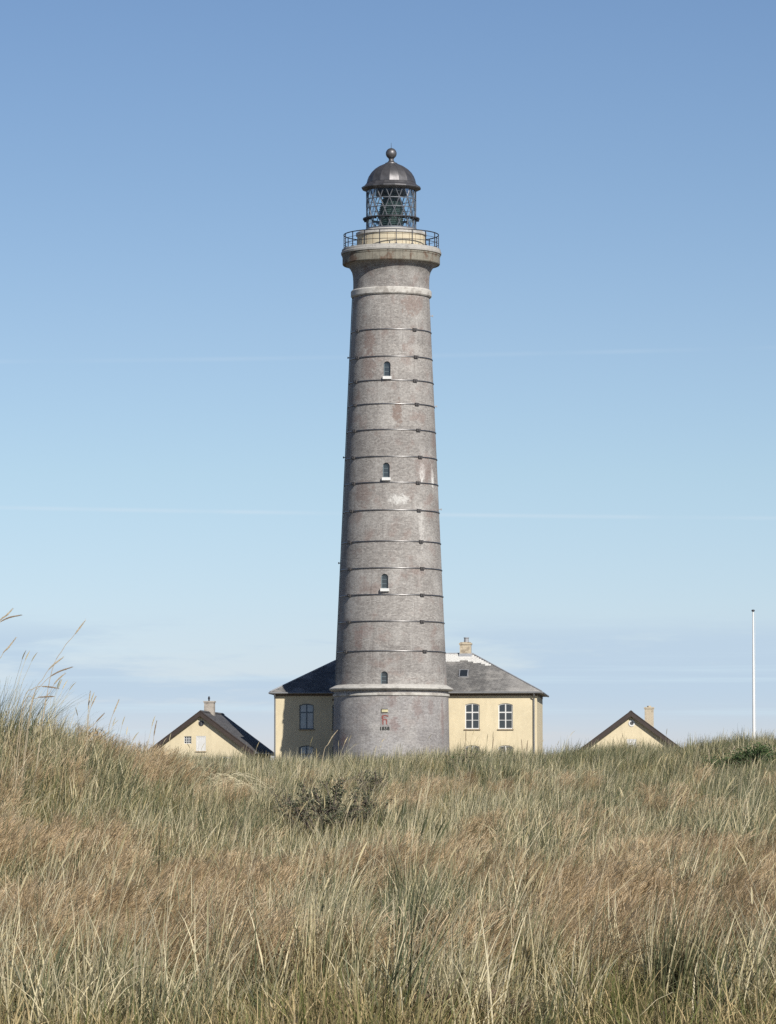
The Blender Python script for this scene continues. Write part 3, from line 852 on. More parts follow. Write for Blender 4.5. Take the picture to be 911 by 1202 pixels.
def make_annex(label, loc, rz, chim, chim_h, chim_w, chim_mat, left):
    A = thing('outbuilding', label, 'house', loc, rz, None)
    hw, L, za, tn = 3.75, 10.0, 5.50, .745
    sl = math.hypot(1, tn); th = .16
    zw = lambda x: za - th * sl - tn * abs(x) - .01
    wall = MB().prism([(-hw, -.3), (hw, -.3), (hw, zw(hw)), (0, zw(0)), (-hw, zw(hw))], 0, L).build('wall', M['yellow'], A)
    cuts = []
    hx, hz, hwid, hh = (0.02, 2.52, .74, 1.12) if left else (0.03, 2.42, .70, .98)
    cuts.append(opening(hx, hz, hwid, hh, 0.0, .10))
    if left:
        cuts.append(opening(-.98, 3.06, .56, .56, 0.0, .14))
        for x in (-1.75, 0.25, 1.9):
            cuts.append(opening(x, 0.55, 1.0, 1.55, .14, .16))
    else:
        for x in (-1.6, 1.6):
            cuts.append(opening(x, 0.5, 1.0, 1.4, .14, .16))
    cut(wall, cuts)
    # roof: two slabs meeting at the ridge
    ov, fo, ex = .28, .30, hw + .34
    for s in (-1, 1):
        p = [(0, za), (s * ex, za - tn * ex), (s * ex, za - tn * ex - th * sl), (0, za - th * sl)]
        if s < 0: p = p[::-1]
        MB().prism(p, -fo, L + fo).build('roof_slope', M['darkroof'], A)
        q = [(s * .005, za - .045), (s * (ex + .04), za - .045 - tn * (ex + .035)), (s * (ex + .04), za - .39 - tn * (ex + .035)), (s * .005, za - .40)]
        if s < 0: q = q[::-1]
        MB().prism(q, -fo - .045, -fo - .004).build('barge_board', M['barge'], A)
        q2 = [(s * .004, za + .03), (s * (ex + .05), za + .03 - tn * (ex + .05)), (s * (ex + .05), za - .05 - tn * (ex + .05)), (s * .004, za - .042)]
        if s < 0: q2 = q2[::-1]
        MB().prism(q2, -fo - .07, -fo + .10).build('verge_strip', M['barge'], A)
        MB().tube([(s * (ex + .06), -fo, za - tn * ex - .10), (s * (ex + .06), L + fo, za - tn * ex - .10)], .06, 8).build('gutter', M['zinc'], A)
    MB().prism([(-.16, za - .06), (0, za + .065), (.16, za - .06)], -fo + .11, L + fo).build('ridge_cap', M['darkroof'], A)
    cx, cy = chim; zb = za - tn * abs(cx) - .45
    c = MB().box((0, 0, (chim_h - zb) / 2 - .05), (chim_w, chim_w * .85, chim_h - zb - .1)).box((0, 0, chim_h - zb - .09), (chim_w + .10, chim_w * .85 + .10, .12)).build('chimney', M[chim_mat], A, loc=(cx, cy, zb))
    if left:
        MB().lathe([(.05, 0), (.06, .12), (.09, .2), (.07, .30), (.02, .38)], 10).build('chimney_cowl', M['iron'], c, loc=(-.05, 0, chim_h - zb - .03))
    else:
        MB().lathe([(.16, -.02), (.15, .08)], 12).build('chimney_pot', M['chimney'], c, loc=(0, 0, chim_h - zb))
    # round vent with pale surround
    z = 4.58
    v = MB().ring([(.20 if left else .24, -.03), (.135, -.03), (.135, .03), (.20 if left else .24, .03)], 24).build('round_vent', M['white' if not left else 'iron'], A, loc=(0.05, -.015, z), rot=(R(90), 0, 0))
    MB().lathe([(.135, -.012), (.135, .01)], 24).build('vent_opening', M['iron'], v)
    MB().box((0, 0, .02), (.03, .27, .02)).build('vent_bar', M['zinc'], v)
    if left:
        for s in (-1, 1):
            MB().box((s * .17 - .0, .13, .0), (.05, .12, .05)).build('vent_bracket', M['white'], v)
    # loft hatch
    h = MB()
    n = 4
    hatch = bpy.data.objects.new('loft_hatch', None)
    fr = MB(); frame_between(fr, arch_poly(hwid - .004, hh - .004, 0), shift(arch_poly(hwid - .12, hh - .12, 0), 0, .06), 0, .07)
    hatch = fr.build('loft_hatch', M['white'], A, loc=(hx, .01, hz + .002))
    for k in range(n):
        w = (hwid - .13) / n
        MB().box((-(hwid - .13) / 2 + w * (k + .5), .045, hh / 2), (w - .012, .03, hh - .125)).build('plank', M['white'], hatch)
    if not left:
        MB().box((.0, .02, .40), (.22, .03, .30)).build('glass_pane', M['pane'], hatch)
        MB().box((.0, .012, .40), (.03, .02, .30)).build('glazing_bar', M['white'], hatch)
    else:
        MB().box((0, -.03, -.05), (hwid + .1, .1, .06)).build('sill', M['sillbrown'], hatch)
        mb = MB()
        frame_between(mb, arch_poly(.556, .556, 0), shift(arch_poly(.48, .48, 0), 0, .038), 0, .05)
        for k in (-1, 1):
            mb.box((k * .085, .025, .278), (.035, .04, .48))
            mb.box((0, .025, .278 + k * .085), (.476, .036, .035))
        w9 = mb.build('window', M['white'], A, loc=(-.98, .045, 3.062))
        for i in (-1, 0, 1):
            for j in (-1, 0, 1):
                MB().box((i * .165, .03, .278 + j * .165), (.135, .008, .135)).build('glass_pane', M['pane'], w9)
    for x in ((-1.75, 0.25, 1.9) if left else (-1.6, 1.6)):
        z0, hgt = (0.55, 1.55) if left else (.5, 1.4)
        house_window(A, x, z0, 1.0, hgt, .14, rows=(.4, .6), inset=.04)
    return A


make_annex('yellow gabled outbuilding left of the house with loft hatch and nine pane window', (-13.96, 309, GZ), R(-7.0), (0, 4.0), 6.36, .74, 'greychimney', True)
make_annex('yellow gable end at right with buff chimney rising behind its right slope', (18.12, 309, GZ), R(-3.35), (1.37, 5.0), 5.92, .68, 'chimney', False)


def make_flagpole():
    p = at(884.6, 800, 305); top = at(884.6, 718, 305).z - GZ
    Fp = thing('flagpole', 'bare white flagpole standing beyond the grass crest at far right', 'flagpole', (p.x, 305, GZ))
    o = MB().tube([(0, 0, -.2), (0, 0, .6), (0, 0, top * .4), (0, 0, top * .75), (0, 0, top)], [.13, .125, .105, .08, .055], 16).build('pole', M['flag'], Fp, True)
    smooth_by_angle(o)
    MB().lathe([(.05, top), (.115, top + .02), (.125, top + .08), (.10, top + .14), (.02, top + .16)], 16).build('truck', M['iron'], Fp)
    MB().box((0, 0, .15), (.42, .42, .36)).build('footing', M['deck'], Fp)
    MB().tube([(.135, -.05, top - .1), (.155, -.05, 1.2)], .008, 5).build('halyard', M['white'], Fp)
    MB().box((.14, -.05, 1.2), (.03, .05, .22)).build('cleat', M['iron'], Fp)


make_flagpole()


# ------------------------------------------------------------------ grass
def blades(n, Rad, H, Hv, w, lean, splay, seg=5, droop=0.25, wind=(1, 0)):
    """vertex, face, per-vertex 'bl' and 'tv' arrays of a clump of ribbon blades"""
    V = []; Fc = []; BL = []; TV = []
    for i in range(n):
        a = random.uniform(0, 6.283); q = Rad * math.sqrt(random.random())
        bx, by = q * math.cos(a), q * math.sin(a)
        h = H * random.uniform(1 - Hv, 1.0)
        sa = random.uniform(0, 6.283); sp = abs(random.gauss(0, splay))
        ln = lean * random.uniform(.35, 1.5)
        # direction of bending
        ux = wind[0] * ln + math.cos(sa) * sp + bx * .6; uy = wind[1] * ln + math.sin(sa) * sp + by * .6
        fa = random.uniform(0, 3.1416)                  # ribbon facing
        fx, fy = math.cos(fa), math.sin(fa)
        ww = w * random.uniform(.6, 1.25)
        dr = droop * random.uniform(.2, 1.6)
        bl = random.random(); o = len(V)
        kink = random.random() < .10
        kt = random.uniform(.45, .8); kx = random.uniform(.2, .9); 
        for s in range(seg + 1):
            t = s / seg
            m = .35 * t + .65 * t * t
            x = bx + ux * h * m; y = by + uy * h * m
            L = math.hypot(ux, uy)
            z = h * (t - .38 * L * L * t * t - dr * L * t ** 3)
            if kink and t > kt:
                e = (t - kt) * h
                x += kx * e; z -= e * 1.1
            z = max(z, -.02)
            hwid = ww * .5 * (1 - t ** 2.2) + .0008
            V.append((x - fx * hwid, y - fy * hwid, z)); V.append((x + fx * hwid, y + fy * hwid, z))
            BL += [bl, bl]; TV += [t, t]
        for s in range(seg):
            k = o + 2 * s
            Fc.append((k, k + 1, k + 3, k + 2))
    return V, Fc, BL, TV


def clump_mesh(name, mat, parts):
    V = []; Fc = []; BL = []; TV = []
    for (v, f, b, t) in parts:
        o = len(V); V += v; Fc += [tuple(i + o for i in q) for q in f]; BL += b; TV += t
    me = bpy.data.meshes.new(name); me.from_pydata(V, [], Fc); me.update()
    for nm, d in (('bl', BL), ('tv', TV)):
        at_ = me.attributes.new(nm, 'FLOAT', 'POINT'); at_.data.foreach_set('value', d)
    me.materials.append(mat)
    me.polygons.foreach_set('use_smooth', [True] * len(Fc))
    return me


def seed_stem(h, lean, w=.004, head=.16, hr=.008, seg=6):
    """stem ribbon pair with a spindle head, as blade arrays"""
    V = []; Fc = []; BL = []; TV = []
    P = []
    lx = lean * random.uniform(.5, 1.4); ly = random.gauss(0, .08)
    for s in range(seg + 1):
        t = s / seg; m = .3 * t + .7 * t * t
        P.append(Vector((lx * h * m, ly * h * m, h * (t - .3 * lx * lx * t * t))))
    bl = random.uniform(.45, .95)
    def ribbon(p, ws, dirx, diry):
        o = len(V)
        for q, w_ in zip(p, ws):
            V.append((q.x - dirx * w_, q.y - diry * w_, q.z)); V.append((q.x + dirx * w_, q.y + diry * w_, q.z))
            BL.extend([bl, bl]); TV.extend([.8, .8])
        for s in range(len(p) - 1):
            k = o + 2 * s; Fc.append((k, k + 1, k + 3, k + 2))
    ribbon(P, [w / 2] * len(P), 1, 0)
    d = (P[-1] - P[-2]).normalized(); hp = []; hw_ = []
    for s in range(7):
        t = s / 6; hp.append(P[-1] + d * (head * t) + Vector((lx * head * .5 * t * t, 0, -.3 * lx * head * t * t))); hw_.append(hr * (math.sin(math.pi * min(1, .12 + t * .86)) ** .7))
    for (dx, dy) in ((1, 0), (0, 1), (.7, .7)):
        ribbon(hp, hw_, dx, dy)
    return V, Fc, BL, TV


def hair_plant(n, Rad, H, lean):
    """fine stems ending in loose airy panicles"""
    V = []; Fc = []; BL = []; TV = []
    for i in range(n):
        a = random.uniform(0, 6.283); q = Rad * math.sqrt(random.random()); bx, by = q * math.cos(a), q * math.sin(a)
        h = H * random.uniform(.65, 1.05); lx = lean * random.uniform(.3, 1.6) + random.gauss(0, .12); ly = random.gauss(0, .15)
        bl = random.random(); P = []
        for s in range(4):
            t = s / 3; m = .3 * t + .7 * t * t
            P.append(Vector((bx + lx * h * m, by + ly * h * m, h * (t - .3 * (lx * lx + ly * ly) * t * t))))
        o = len(V)
        for s, p in enumerate(P):
            w = .0022; V += [(p.x - w, p.y, p.z), (p.x + w, p.y, p.z)]; BL += [bl, bl]; TV += [.3, .3]
        for s in range(3):
            k = o + 2 * s; Fc.append((k, k + 1, k + 3, k + 2))
        d = (P[-1] - P[-2]).normalized()
        for b in range(12):
            t = random.uniform(0, 1); base = P[-1] - d * (.26 * h * (1 - t))
            out = (d * 1.1 + Vector((random.gauss(.35, .34), random.gauss(0, .34), random.gauss(-.05, .3)))).normalized()
            L = random.uniform(.05, .14); e = base + out * L
            sd = out.cross(Vector((random.random() - .5, random.random() - .5, random.random() - .5))).normalized() * random.uniform(.0014, .0030)
            o = len(V); V += [tuple(base - sd * .25), tuple(base + sd * .25), tuple(e + sd), tuple(e + out * .012 - sd)]
            bb = min(1, max(0, bl + random.gauss(0, .2))); BL += [bb] * 4; TV += [.9] * 4
            Fc.append((o, o + 1, o + 2, o + 3))
    return V, Fc, BL, TV


PROTO = bpy.data.collections.new('grass_prototypes')


def scatter(name, label, cat, meshes, P, rotz, scl, tint, idx):
    """one stuff object: a point cloud mesh whose points carry a plant each"""
    coll = bpy.data.collections.new(name + '_plants')
    for k, me in enumerate(meshes):
        o = bpy.data.objects.new('%s_plant_%02d' % (name, k), me); coll.objects.link(o)
    me = bpy.data.meshes.new(name); me.from_pydata(P.tolist(), [], [])
    for nm, d in (('rz', rotz), ('scl', scl), ('tint', tint)):
        a = me.attributes.new(nm, 'FLOAT', 'POINT'); a.data.foreach_set('value', np.asarray(d, dtype=np.float32))
    a = me.attributes.new('pick', 'INT', 'POINT'); a.data.foreach_set('value', np.asarray(idx, dtype=np.int32))
    o = link(name, me)
    tr = bpy.data.node_groups.new(name + '_scatter', 'GeometryNodeTree')
    tr.interface.new_socket('Geometry', in_out='INPUT', socket_type='NodeSocketGeometry')
    tr.interface.new_socket('Geometry', in_out='OUTPUT', socket_type='NodeSocketGeometry')
    N, Lk = tr.nodes, tr.links
    gi = N.new('NodeGroupInput'); go = N.new('NodeGroupOutput')
    ci = N.new('GeometryNodeCollectionInfo'); ci.inputs['Collection'].default_value = coll
    ci.inputs['Separate Children'].default_value = True; ci.inputs['Reset Children'].default_value = True
    ip = N.new('GeometryNodeInstanceOnPoints'); ip.inputs['Pick Instance'].default_value = True
    def attr(nm, t):
        n = N.new('GeometryNodeInputNamedAttribute'); n.data_type = t; n.inputs['Name'].default_value = nm
        return [s for s in n.outputs if s.name == 'Attribute' and s.enabled][0] if any(s.name == 'Attribute' and s.enabled for s in n.outputs) else n.outputs[0]
    cx = N.new('ShaderNodeCombineXYZ'); Lk.new(attr('rz', 'FLOAT'), cx.inputs[2])
    er = N.new('FunctionNodeEulerToRotation'); Lk.new(cx.outputs[0], er.inputs[0])
    cs = N.new('ShaderNodeCombineXYZ'); sc_ = attr('scl', 'FLOAT')
    for k in range(3): Lk.new(sc_, cs.inputs[k])
    Lk.new(gi.outputs[0], ip.inputs['Points']); Lk.new(ci.outputs[0], ip.inputs['Instance'])
    Lk.new(attr('pick', 'INT'), ip.inputs['Instance Index']); Lk.new(er.outputs[0], ip.inputs['Rotation']); Lk.new(cs.outputs[0], ip.inputs['Scale'])
    Lk.new(ip.outputs[0], go.inputs[0])
    md = o.modifiers.new('scatter', 'NODES'); md.node_group = tr
    return tag(o, label, cat, None, 'stuff')


def vnoise(x, y, seed=0):
    """smooth value noise in numpy"""
    r = np.random.default_rng(seed).random((64, 64))
    xi, yi = np.floor(x).astype(int), np.floor(y).astype(int); fx, fy = x - xi, y - yi
    fx, fy = fx * fx * (3 - 2 * fx), fy * fy * (3 - 2 * fy)
    A = r[xi % 64, yi % 64]; B = r[(xi + 1) % 64, yi % 64]; Cc = r[xi % 64, (yi + 1) % 64]; D = r[(xi + 1) % 64, (yi + 1) % 64]
    return (A * (1 - fx) + B * fx) * (1 - fy) + (Cc * (1 - fx) + D * fx) * fy


def fbm(x, y, seed=0):
    return (vnoise(x, y, seed) * .55 + vnoise(x * 2.1 + 7, y * 2.1, seed + 1) * .3 + vnoise(x * 4.3, y * 4.3 + 3, seed + 2) * .15)


def points(y0, y1, dens, marg=1.25, extra=5.0):
    """uniform random points on the ground in the wedge the picture covers, with side margin"""
    hw1 = .094 * y1 * marg + extra
    n = int(dens * (y1 - y0) * 2 * hw1)
    y = rng.uniform(y0, y1, n); x = rng.uniform(-hw1, hw1, n)
    k = np.abs(x) < .094 * y * marg + extra
    return x[k], y[k]


def scatter_on(x, y):
    return np.stack([x, y, ground_z(x, y) - .02], 1)


# places kept open round the shrubs and the big tussocks: photograph column, distance, radius
OPEN = [(383, 60.8, 1.1), (330, 67.4, .45), (436, 77, .6), (893, 95.6, 1.5), (852, 94.8, 1.0), (385, 30.2, .5), (470, 31.4, .36), (622, 30.8, .42), (800, 30.3, .5), (120, 31.2, .3), (262, 70, .7)]
OPEN = [((px - 455.5) * d / F, d, r) for px, d, r in OPEN]


def open_at(x, y, k=1.0):
    m = np.zeros(len(x), bool)
    for (ox, oy, r) in OPEN:
        m |= ((x - ox) ** 2 + ((y - oy) / 1.6) ** 2) < (r * k) ** 2
    return m


def drift(x, y):
    """share of reddish hair grass at a spot"""
    return np.clip((fbm(x * .55 + 9, y * .20, 11) - .42) * 6, 0, 1) * sstep((y - 29) / 4) * sstep((54 - y) / 11)


# --- beach grass: near clumps are fine, far ones broader
mar = []
for k in range(8):
    mar.append(clump_mesh('marram', M['marram'], [blades(32, .16, .95, .7, .0082, .22, .36, 5), blades(8, .2, .95, .4, .009, .5, .5, 6, .5)] + ([blades(14, .08, 1.0, .45, .0125, .26, .36, 6, .35)] if k % 2 else []) + ([seed_stem(random.uniform(.9, 1.1), .3)] if k % 4 == 0 else [])))
for k in range(6):   # far clumps
    mar.append(clump_mesh('marram_far', M['marram'], [blades(46, .24, .74, .65, .0105, .34, .30, 4)]))
xa, ya = points(28.5, 60, 10); xb, yb = points(60, 128, 9)
x = np.concatenate([xa, xb]); y = np.concatenate([ya, yb])
cl = fbm(x * 1.1, y * .5, 3)                       # tussocky: denser and sparser patches
keep = (rng.random(len(x)) < np.clip(.22 + (2.6 + 2.4 * sstep((44 - y) / 10)) * (cl - .36 - .05 * sstep((44 - y) / 10)), .04, 1) * (1 - .5 * drift(x, y))) & ~open_at(x, y)
x, y, cl = x[keep], y[keep], cl[keep]
far = y > 56 + rng.normal(0, 7, len(y))
idx = np.where(far, 8 + rng.integers(0, 6, len(x)), rng.integers(0, 8, len(x)))
tint = .0 + 1.0 * fbm(x * .55, y * .16, 21) + rng.normal(0, 1, len(x)) * (.15 + .10 * sstep((50 - y) / 10)) + .05 * sstep((70 - y) / 30)
tint -= .13 * sstep((y - 52) / 14)                                  # greyer green up the slope
tint -= .14 * sstep((x - 3) / 4) * sstep((y - 88) / 12)            # greener on the far right crest
scl = rng.uniform(.55, 1.12, len(x)) * (.72 + .5 * cl)
rz = rng.normal(0, 1.0, len(x))
scatter('beach_grass', 'grey green and straw beach grass bent over by the wind', 'grass', mar, scatter_on(x, y), rz, scl, np.clip(tint, 0, 1), idx)

# --- low sward filling between
low = [clump_mesh('sward', M['low'], [blades(44, .30, .44, .8, .0068, .2, .55, 4)]) for k in range(5)]
x1, y1_ = points(27.5, 62, 13); x2, y2_ = points(62, 132, 6)
x = np.concatenate([x1, x2]); y = np.concatenate([y1_, y2_])
k = ~open_at(x, y, .55) & (rng.random(len(x)) < np.clip(.25 + 3.2 * (fbm(x * 1.6, y * .8, 61) - .36), .15, 1)); x, y = x[k], y[k]
scatter('low_grass', 'short green and brown grass growing thickly between the taller tufts', 'grass', low, scatter_on(x, y), rng.uniform(0, 6.28, len(x)), rng.uniform(.7, 1.35, len(x)), np.clip(.05 + 1.1 * fbm(x * .6, y * .3, 41) + .15 * sstep((40 - y) / 8), 0, 1), rng.integers(0, 5, len(x)))

# --- reddish hair grass drifts
hair = [clump_mesh('hair_grass', M['hair'], [hair_plant(24, .18, .66, .30)]) for k in range(5)]
x, y = points(30, 110, 15)
hm = drift(x, y) * np.clip(.15 + 3.4 * (fbm(x * 1.7, y * .7, 91) - .36), 0, .95) + .13 * np.clip((fbm(x * .6, y * .2, 77) - .52) * 6, 0, 1) * sstep((92 - y) / 15)
k = (rng.random(len(x)) < hm) & ~open_at(x, y)
x, y = x[k], y[k]
scatter('hair_grass', 'reddish brown feathery grass drifting across the middle of the dune', 'grass', hair, scatter_on(x, y), rng.normal(0, .8, len(x)), rng.uniform(.65, 1.1, len(x)), np.clip(rng.normal(.45, .25, len(x)), 0, 1), rng.integers(0, 5, len(x)))

# --- seed stalks standing above the sward
stk = [clump_mesh('stalk', M['marram'], [seed_stem(1.0, .10 + .08 * k, .005, .17, .0075)]) for k in range(6)]
x, y = points(32, 100, .55)
k = (rng.random(len(x)) < np.where(y > 80, .35, 1.0)) & ~((y > 52) & (x < -1.5) & (rng.random(len(x)) < .6))
x, y = x[k], y[k]
scatter('seeding_stalks', 'thin straw seed stalks standing above the beach grass', 'grass', stk, scatter_on(x, y), rng.normal(0, .9, len(x)), rng.uniform(.7, 1.1, len(x)), rng.uniform(.5, .9, len(x)), rng.integers(0, 6, len(x)))

# --- heather at the very front
hea = [clump_mesh('heather', M['heather'], [hair_plant(60, .14, .20, .05), blades(60, .15, .2, .5, .006, .05, .5, 2)]) for k in range(3)]
xh = rng.normal(.30, .26, 120); yh = rng.uniform(28.8, 30.0, 120)
scatter('heather', 'low faded purple brown heather at the bottom edge of the picture', 'heather', hea, scatter_on(xh, yh), rng.uniform(0, 6.28, 120), rng.uniform(.50, .82, 120), rng.uniform(.2, .8, 120), rng.integers(0, 3, 120))


# --- big tussocks in front, each a plant of its own
def tussock(px, base_y, d, n, H, Rad, tint, label, lean=.22, w=.0085):
    p = at(px, base_y, d); z = gz(p.x, d)
    o = link('grass_tussock', clump_mesh('grass_tussock', M['tuft'], [blades(n, Rad, H, .5, w, lean, .16, 6)] + [seed_stem(H * 1.1, lean) for _ in range(4)]), None, (p.x, d, z - .02))
    o['tint'] = tint
    return tag(o, label, 'grass', 'large grass tussocks in front')


tussock(385, 1190, 31.0, 330, 1.02, .27, .66, 'pale straw grass tussock at the bottom, left of centre', .16)
tussock(470, 1190, 32.0, 230, 1.12, .13, -.12, 'dark green upright grass tussock at the bottom centre', .20)
tussock(622, 1195, 31.5, 190, .88, .16, .52, 'straw and green grass tussock right of the heather at the bottom', .20)
tussock(800, 1195, 31.0, 300, .98, .28, .36, 'broad grey green grass tussock at the bottom right', .22)
tussock(2, 862, 60.0, 620, 1.45, .50, .30, 'tall thick grass tussock on the dune top at the left edge', .30, .0075)
tussock(50, 862, 61.5, 260, 1.12, .45, .32, 'lower grass tussock on the left dune, right of the tall thick one', .34, .007)
tussock(120, 1195, 31.5, 120, .85, .22, .62, 'straw coloured grass tussock at the bottom left', .15)


# --- tall stalks that cut the skyline, each traced from ground to tip
def stalk(path, head, d, label, dark=False, r=.0055):
    """path: photograph pixels from root to tip; head: share of the length that is seed head"""
    P = [at(px, py, d) for px, py in path]
    root = P[0]; zg = gz(root.x, d)
    S_ = thing('grass_stalk', label, 'grass', (root.x, d, zg), 0, 'tall seeding stalks on the skyline')
    pts = [Vector((root.x, d, min(zg, root.z) - .03))] + P[1:] if root.z > zg else P
    # smooth the path
    Q = []
    for i in range(len(pts) - 1):
        p0, p1, p2, p3 = pts[max(i - 1, 0)], pts[i], pts[i + 1], pts[min(i + 2, len(pts) - 1)]
        for k in range(6):
            t = k / 6
            Q.append(.5 * ((2 * p1) + (p2 - p0) * t + (2 * p0 - 5 * p1 + 4 * p2 - p3) * t * t + (3 * p1 - p0 - 3 * p2 + p3) * t ** 3))
    Q.append(pts[-1])
    off = Vector((root.x, d, zg))
    cum = [0]
    for a, b in zip(Q, Q[1:]): cum.append(cum[-1] + (b - a).length)
    tot = cum[-1]; hl = head * (cum[-1] - cum[6 * (len(pts) - 2)]) if False else head
    i0 = next(i for i, c in enumerate(cum) if c >= tot - hl)
    st = [q - off for q in Q[:i0 + 1]]
    MB().tube(st, [r * (1 - .4 * i / len(st)) for i in range(len(st))], 5).build('stem', M['seed'], S_)
    # resample the head and roughen it with small bracts
    hp = [Q[i0] - off + (Q[-1] - Q[i0]) * 0]; N_ = 14
    seg_pts = []
    for k in range(N_ + 1):
        c = tot - hl + hl * k / N_
        i = min(max(1, next((i for i, cc in enumerate(cum) if cc >= c), len(cum) - 1)), len(cum) - 1)
        t = (c - cum[i - 1]) / max(1e-6, cum[i] - cum[i - 1]); seg_pts.append(Q[i - 1].lerp(Q[i], min(1, t)) - off)
    mb = MB(); mb.tube(seg_pts, [max(.002, .0105 * math.sin(math.pi * (.10 + .86 * k / N_)) ** .6 * random.uniform(.8, 1.15)) for k in range(N_ + 1)], 6)
    for k in range(60):
        i = random.randrange(N_); b = seg_pts[i].lerp(seg_pts[i + 1], random.random()); dr = (seg_pts[i + 1] - seg_pts[i]).normalized()
        sd = Vector((random.gauss(0, 1), random.gauss(0, 1), random.gauss(0, 1))).cross(dr).normalized()
        e = b + dr * .028 + sd * .015; w = sd.cross(dr) * .003
        mb.add([b - w, b + w, e], [(0, 1, 2)])
    mb.build('seed_head', M['seeddark'] if dark else M['seed'], S_)
    return S_


SK = [
    ([(-30, 860), (-14, 770), (-2, 732), (8, 722), (15.5, 714)], .25, 50, 'curved seed stalk with the highest tip at the left picture edge'),
    ([(-34, 860), (-18, 780), (-4, 737), (8, 726), (25.5, 722)], .26, 49, 'bent seed stalk just under the highest one at the left edge', True),
    ([(-12, 860), (-6, 800), (2, 770), (10, 760), (18.5, 749)], .24, 51, 'straight leaning seed stalk at the left edge, below the highest pair'),
    ([(36, 862), (58, 800), (74, 762), (86, 747), (100, 728.5)], .22, 54, 'thin straw stalk leaning furthest up into the sky at left'),
    ([(22, 862), (38, 825), (51, 796), (60, 783), (75, 771)], .26, 53, 'pale arching seed stalk in the middle of the left clump'),
    ([(20, 862), (36, 830), (50, 803), (66, 790), (85, 783)], .30, 52, 'dark arching seed stalk hanging furthest right in the left clump', True),
    ([(40, 862), (52, 830), (59, 812), (66, 800), (77, 790)], .22, 55, 'short curved seed stalk beneath the dark arching one'),
    ([(12, 862), (26, 830), (40, 808), (54, 806), (68, 808)], .20, 52, 'seed stalk bent level with a horizontal head in the left clump', True),
    ([(14, 862), (28, 832), (42, 820), (52, 818), (64, 817.5)], .20, 51, 'lower level seed stalk bent flat toward the right', True),
    ([(101, 880), (102.5, 856), (103.5, 836), (104.5, 824), (106, 812)], .24, 58, 'upright pale seed stalk left of the small dark pine'),
    ([(103, 880), (103.5, 850), (105, 836), (108.5, 826), (113, 817)], .17, 59, 'short forked seed stalk beside the upright pale one'),
    ([(124, 885), (127, 862), (130, 846), (134.5, 834), (140, 821)], .22, 60, 'faint pale seed stalk above the small dark pine'),
    ([(98, 878), (103, 860), (109, 852), (115, 845), (122, 838)], .16, 58, 'straight dark blade like stalk leaning over the small pine', True),
    ([(178, 905), (179.5, 880), (180.5, 866), (182, 856), (184, 846)], .25, 66, 'brown upright seed stalk before the left eave of the outbuilding', True),
    ([(372, 915), (380, 884), (385, 874), (390, 865), (396.5, 857)], .40, 84, 'pale leaning seed stalk before the shaded wall by the lighthouse foot'),
    ([(833.5, 935), (833, 915), (832.5, 900), (832.5, 890), (832, 878.5)], .30, 96, 'white upright seed stalk in front of the dark shrub at right'),
    ([(848, 920), (852, 900), (856, 888), (859.5, 882), (863, 874.5)], .30, 97, 'pale leaning seed stalk between the white stalk and the flagpole'),
    ([(547, 905), (546.5, 890), (546.5, 876), (546.8, 866), (547, 856)], .30, 98, 'brown stalk standing before the left window right of the tower', True),
    ([(577, 905), (577.5, 890), (578, 880), (578.8, 872), (579.5, 865)], .26, 98, 'brown stalk standing between the two right hand windows', True),
    ([(614, 905), (613.8, 893), (613.3, 885), (612.8, 876), (612, 868)], .26, 98, 'left of two brown stalks near the right downpipe', True),
    ([(616, 905), (617, 893), (617.8, 884), (618.6, 876), (619.6, 869)], .26, 98, 'right of two brown stalks near the right downpipe', True),
]
for s in SK:
    path, hd, d, lab = s[:4]
    stalk(path, hd, d, lab, len(s) > 4, .0050 if d < 70 else .0075)


# --- fallen pale straw
def heap():
    p = at(262, 950, 71); z = gz(p.x, 71)
    V = []; Fc = []; BL = []; TV = []
    for i in range(90):
        a = random.gauss(0, .45); L = random.uniform(.35, .9); x0 = random.gauss(-.2, .30); y0 = random.gauss(0, .35); z0 = random.uniform(.18, .52)
        bl = random.uniform(.6, 1); o = len(V)
        for s in range(5):
            t = s / 4; x = x0 + L * t * math.cos(a); y = y0 + L * t * math.sin(a); zz = max(-.02, z0 + .12 * math.sin(2.6 * t) * random.uniform(.8, 1.2) - .28 * t * t) if s else (z0 if i % 3 else -.02)
            V += [(x, y, zz - .0045), (x, y, zz + .0045)]; BL += [bl] * 2; TV += [t] * 2
        for s in range(4):
            k = o + 2 * s; Fc.append((k, k + 1, k + 3, k + 2))
    o = link('fallen_straw', clump_mesh('fallen_straw', M['tuft'], [(V, Fc, BL, TV)]), None, (p.x, 71, z - .01))
    o['tint'] = .95
    tag(o, 'heap of pale flattened straw in the grass below the left outbuilding', 'grass')


heap()


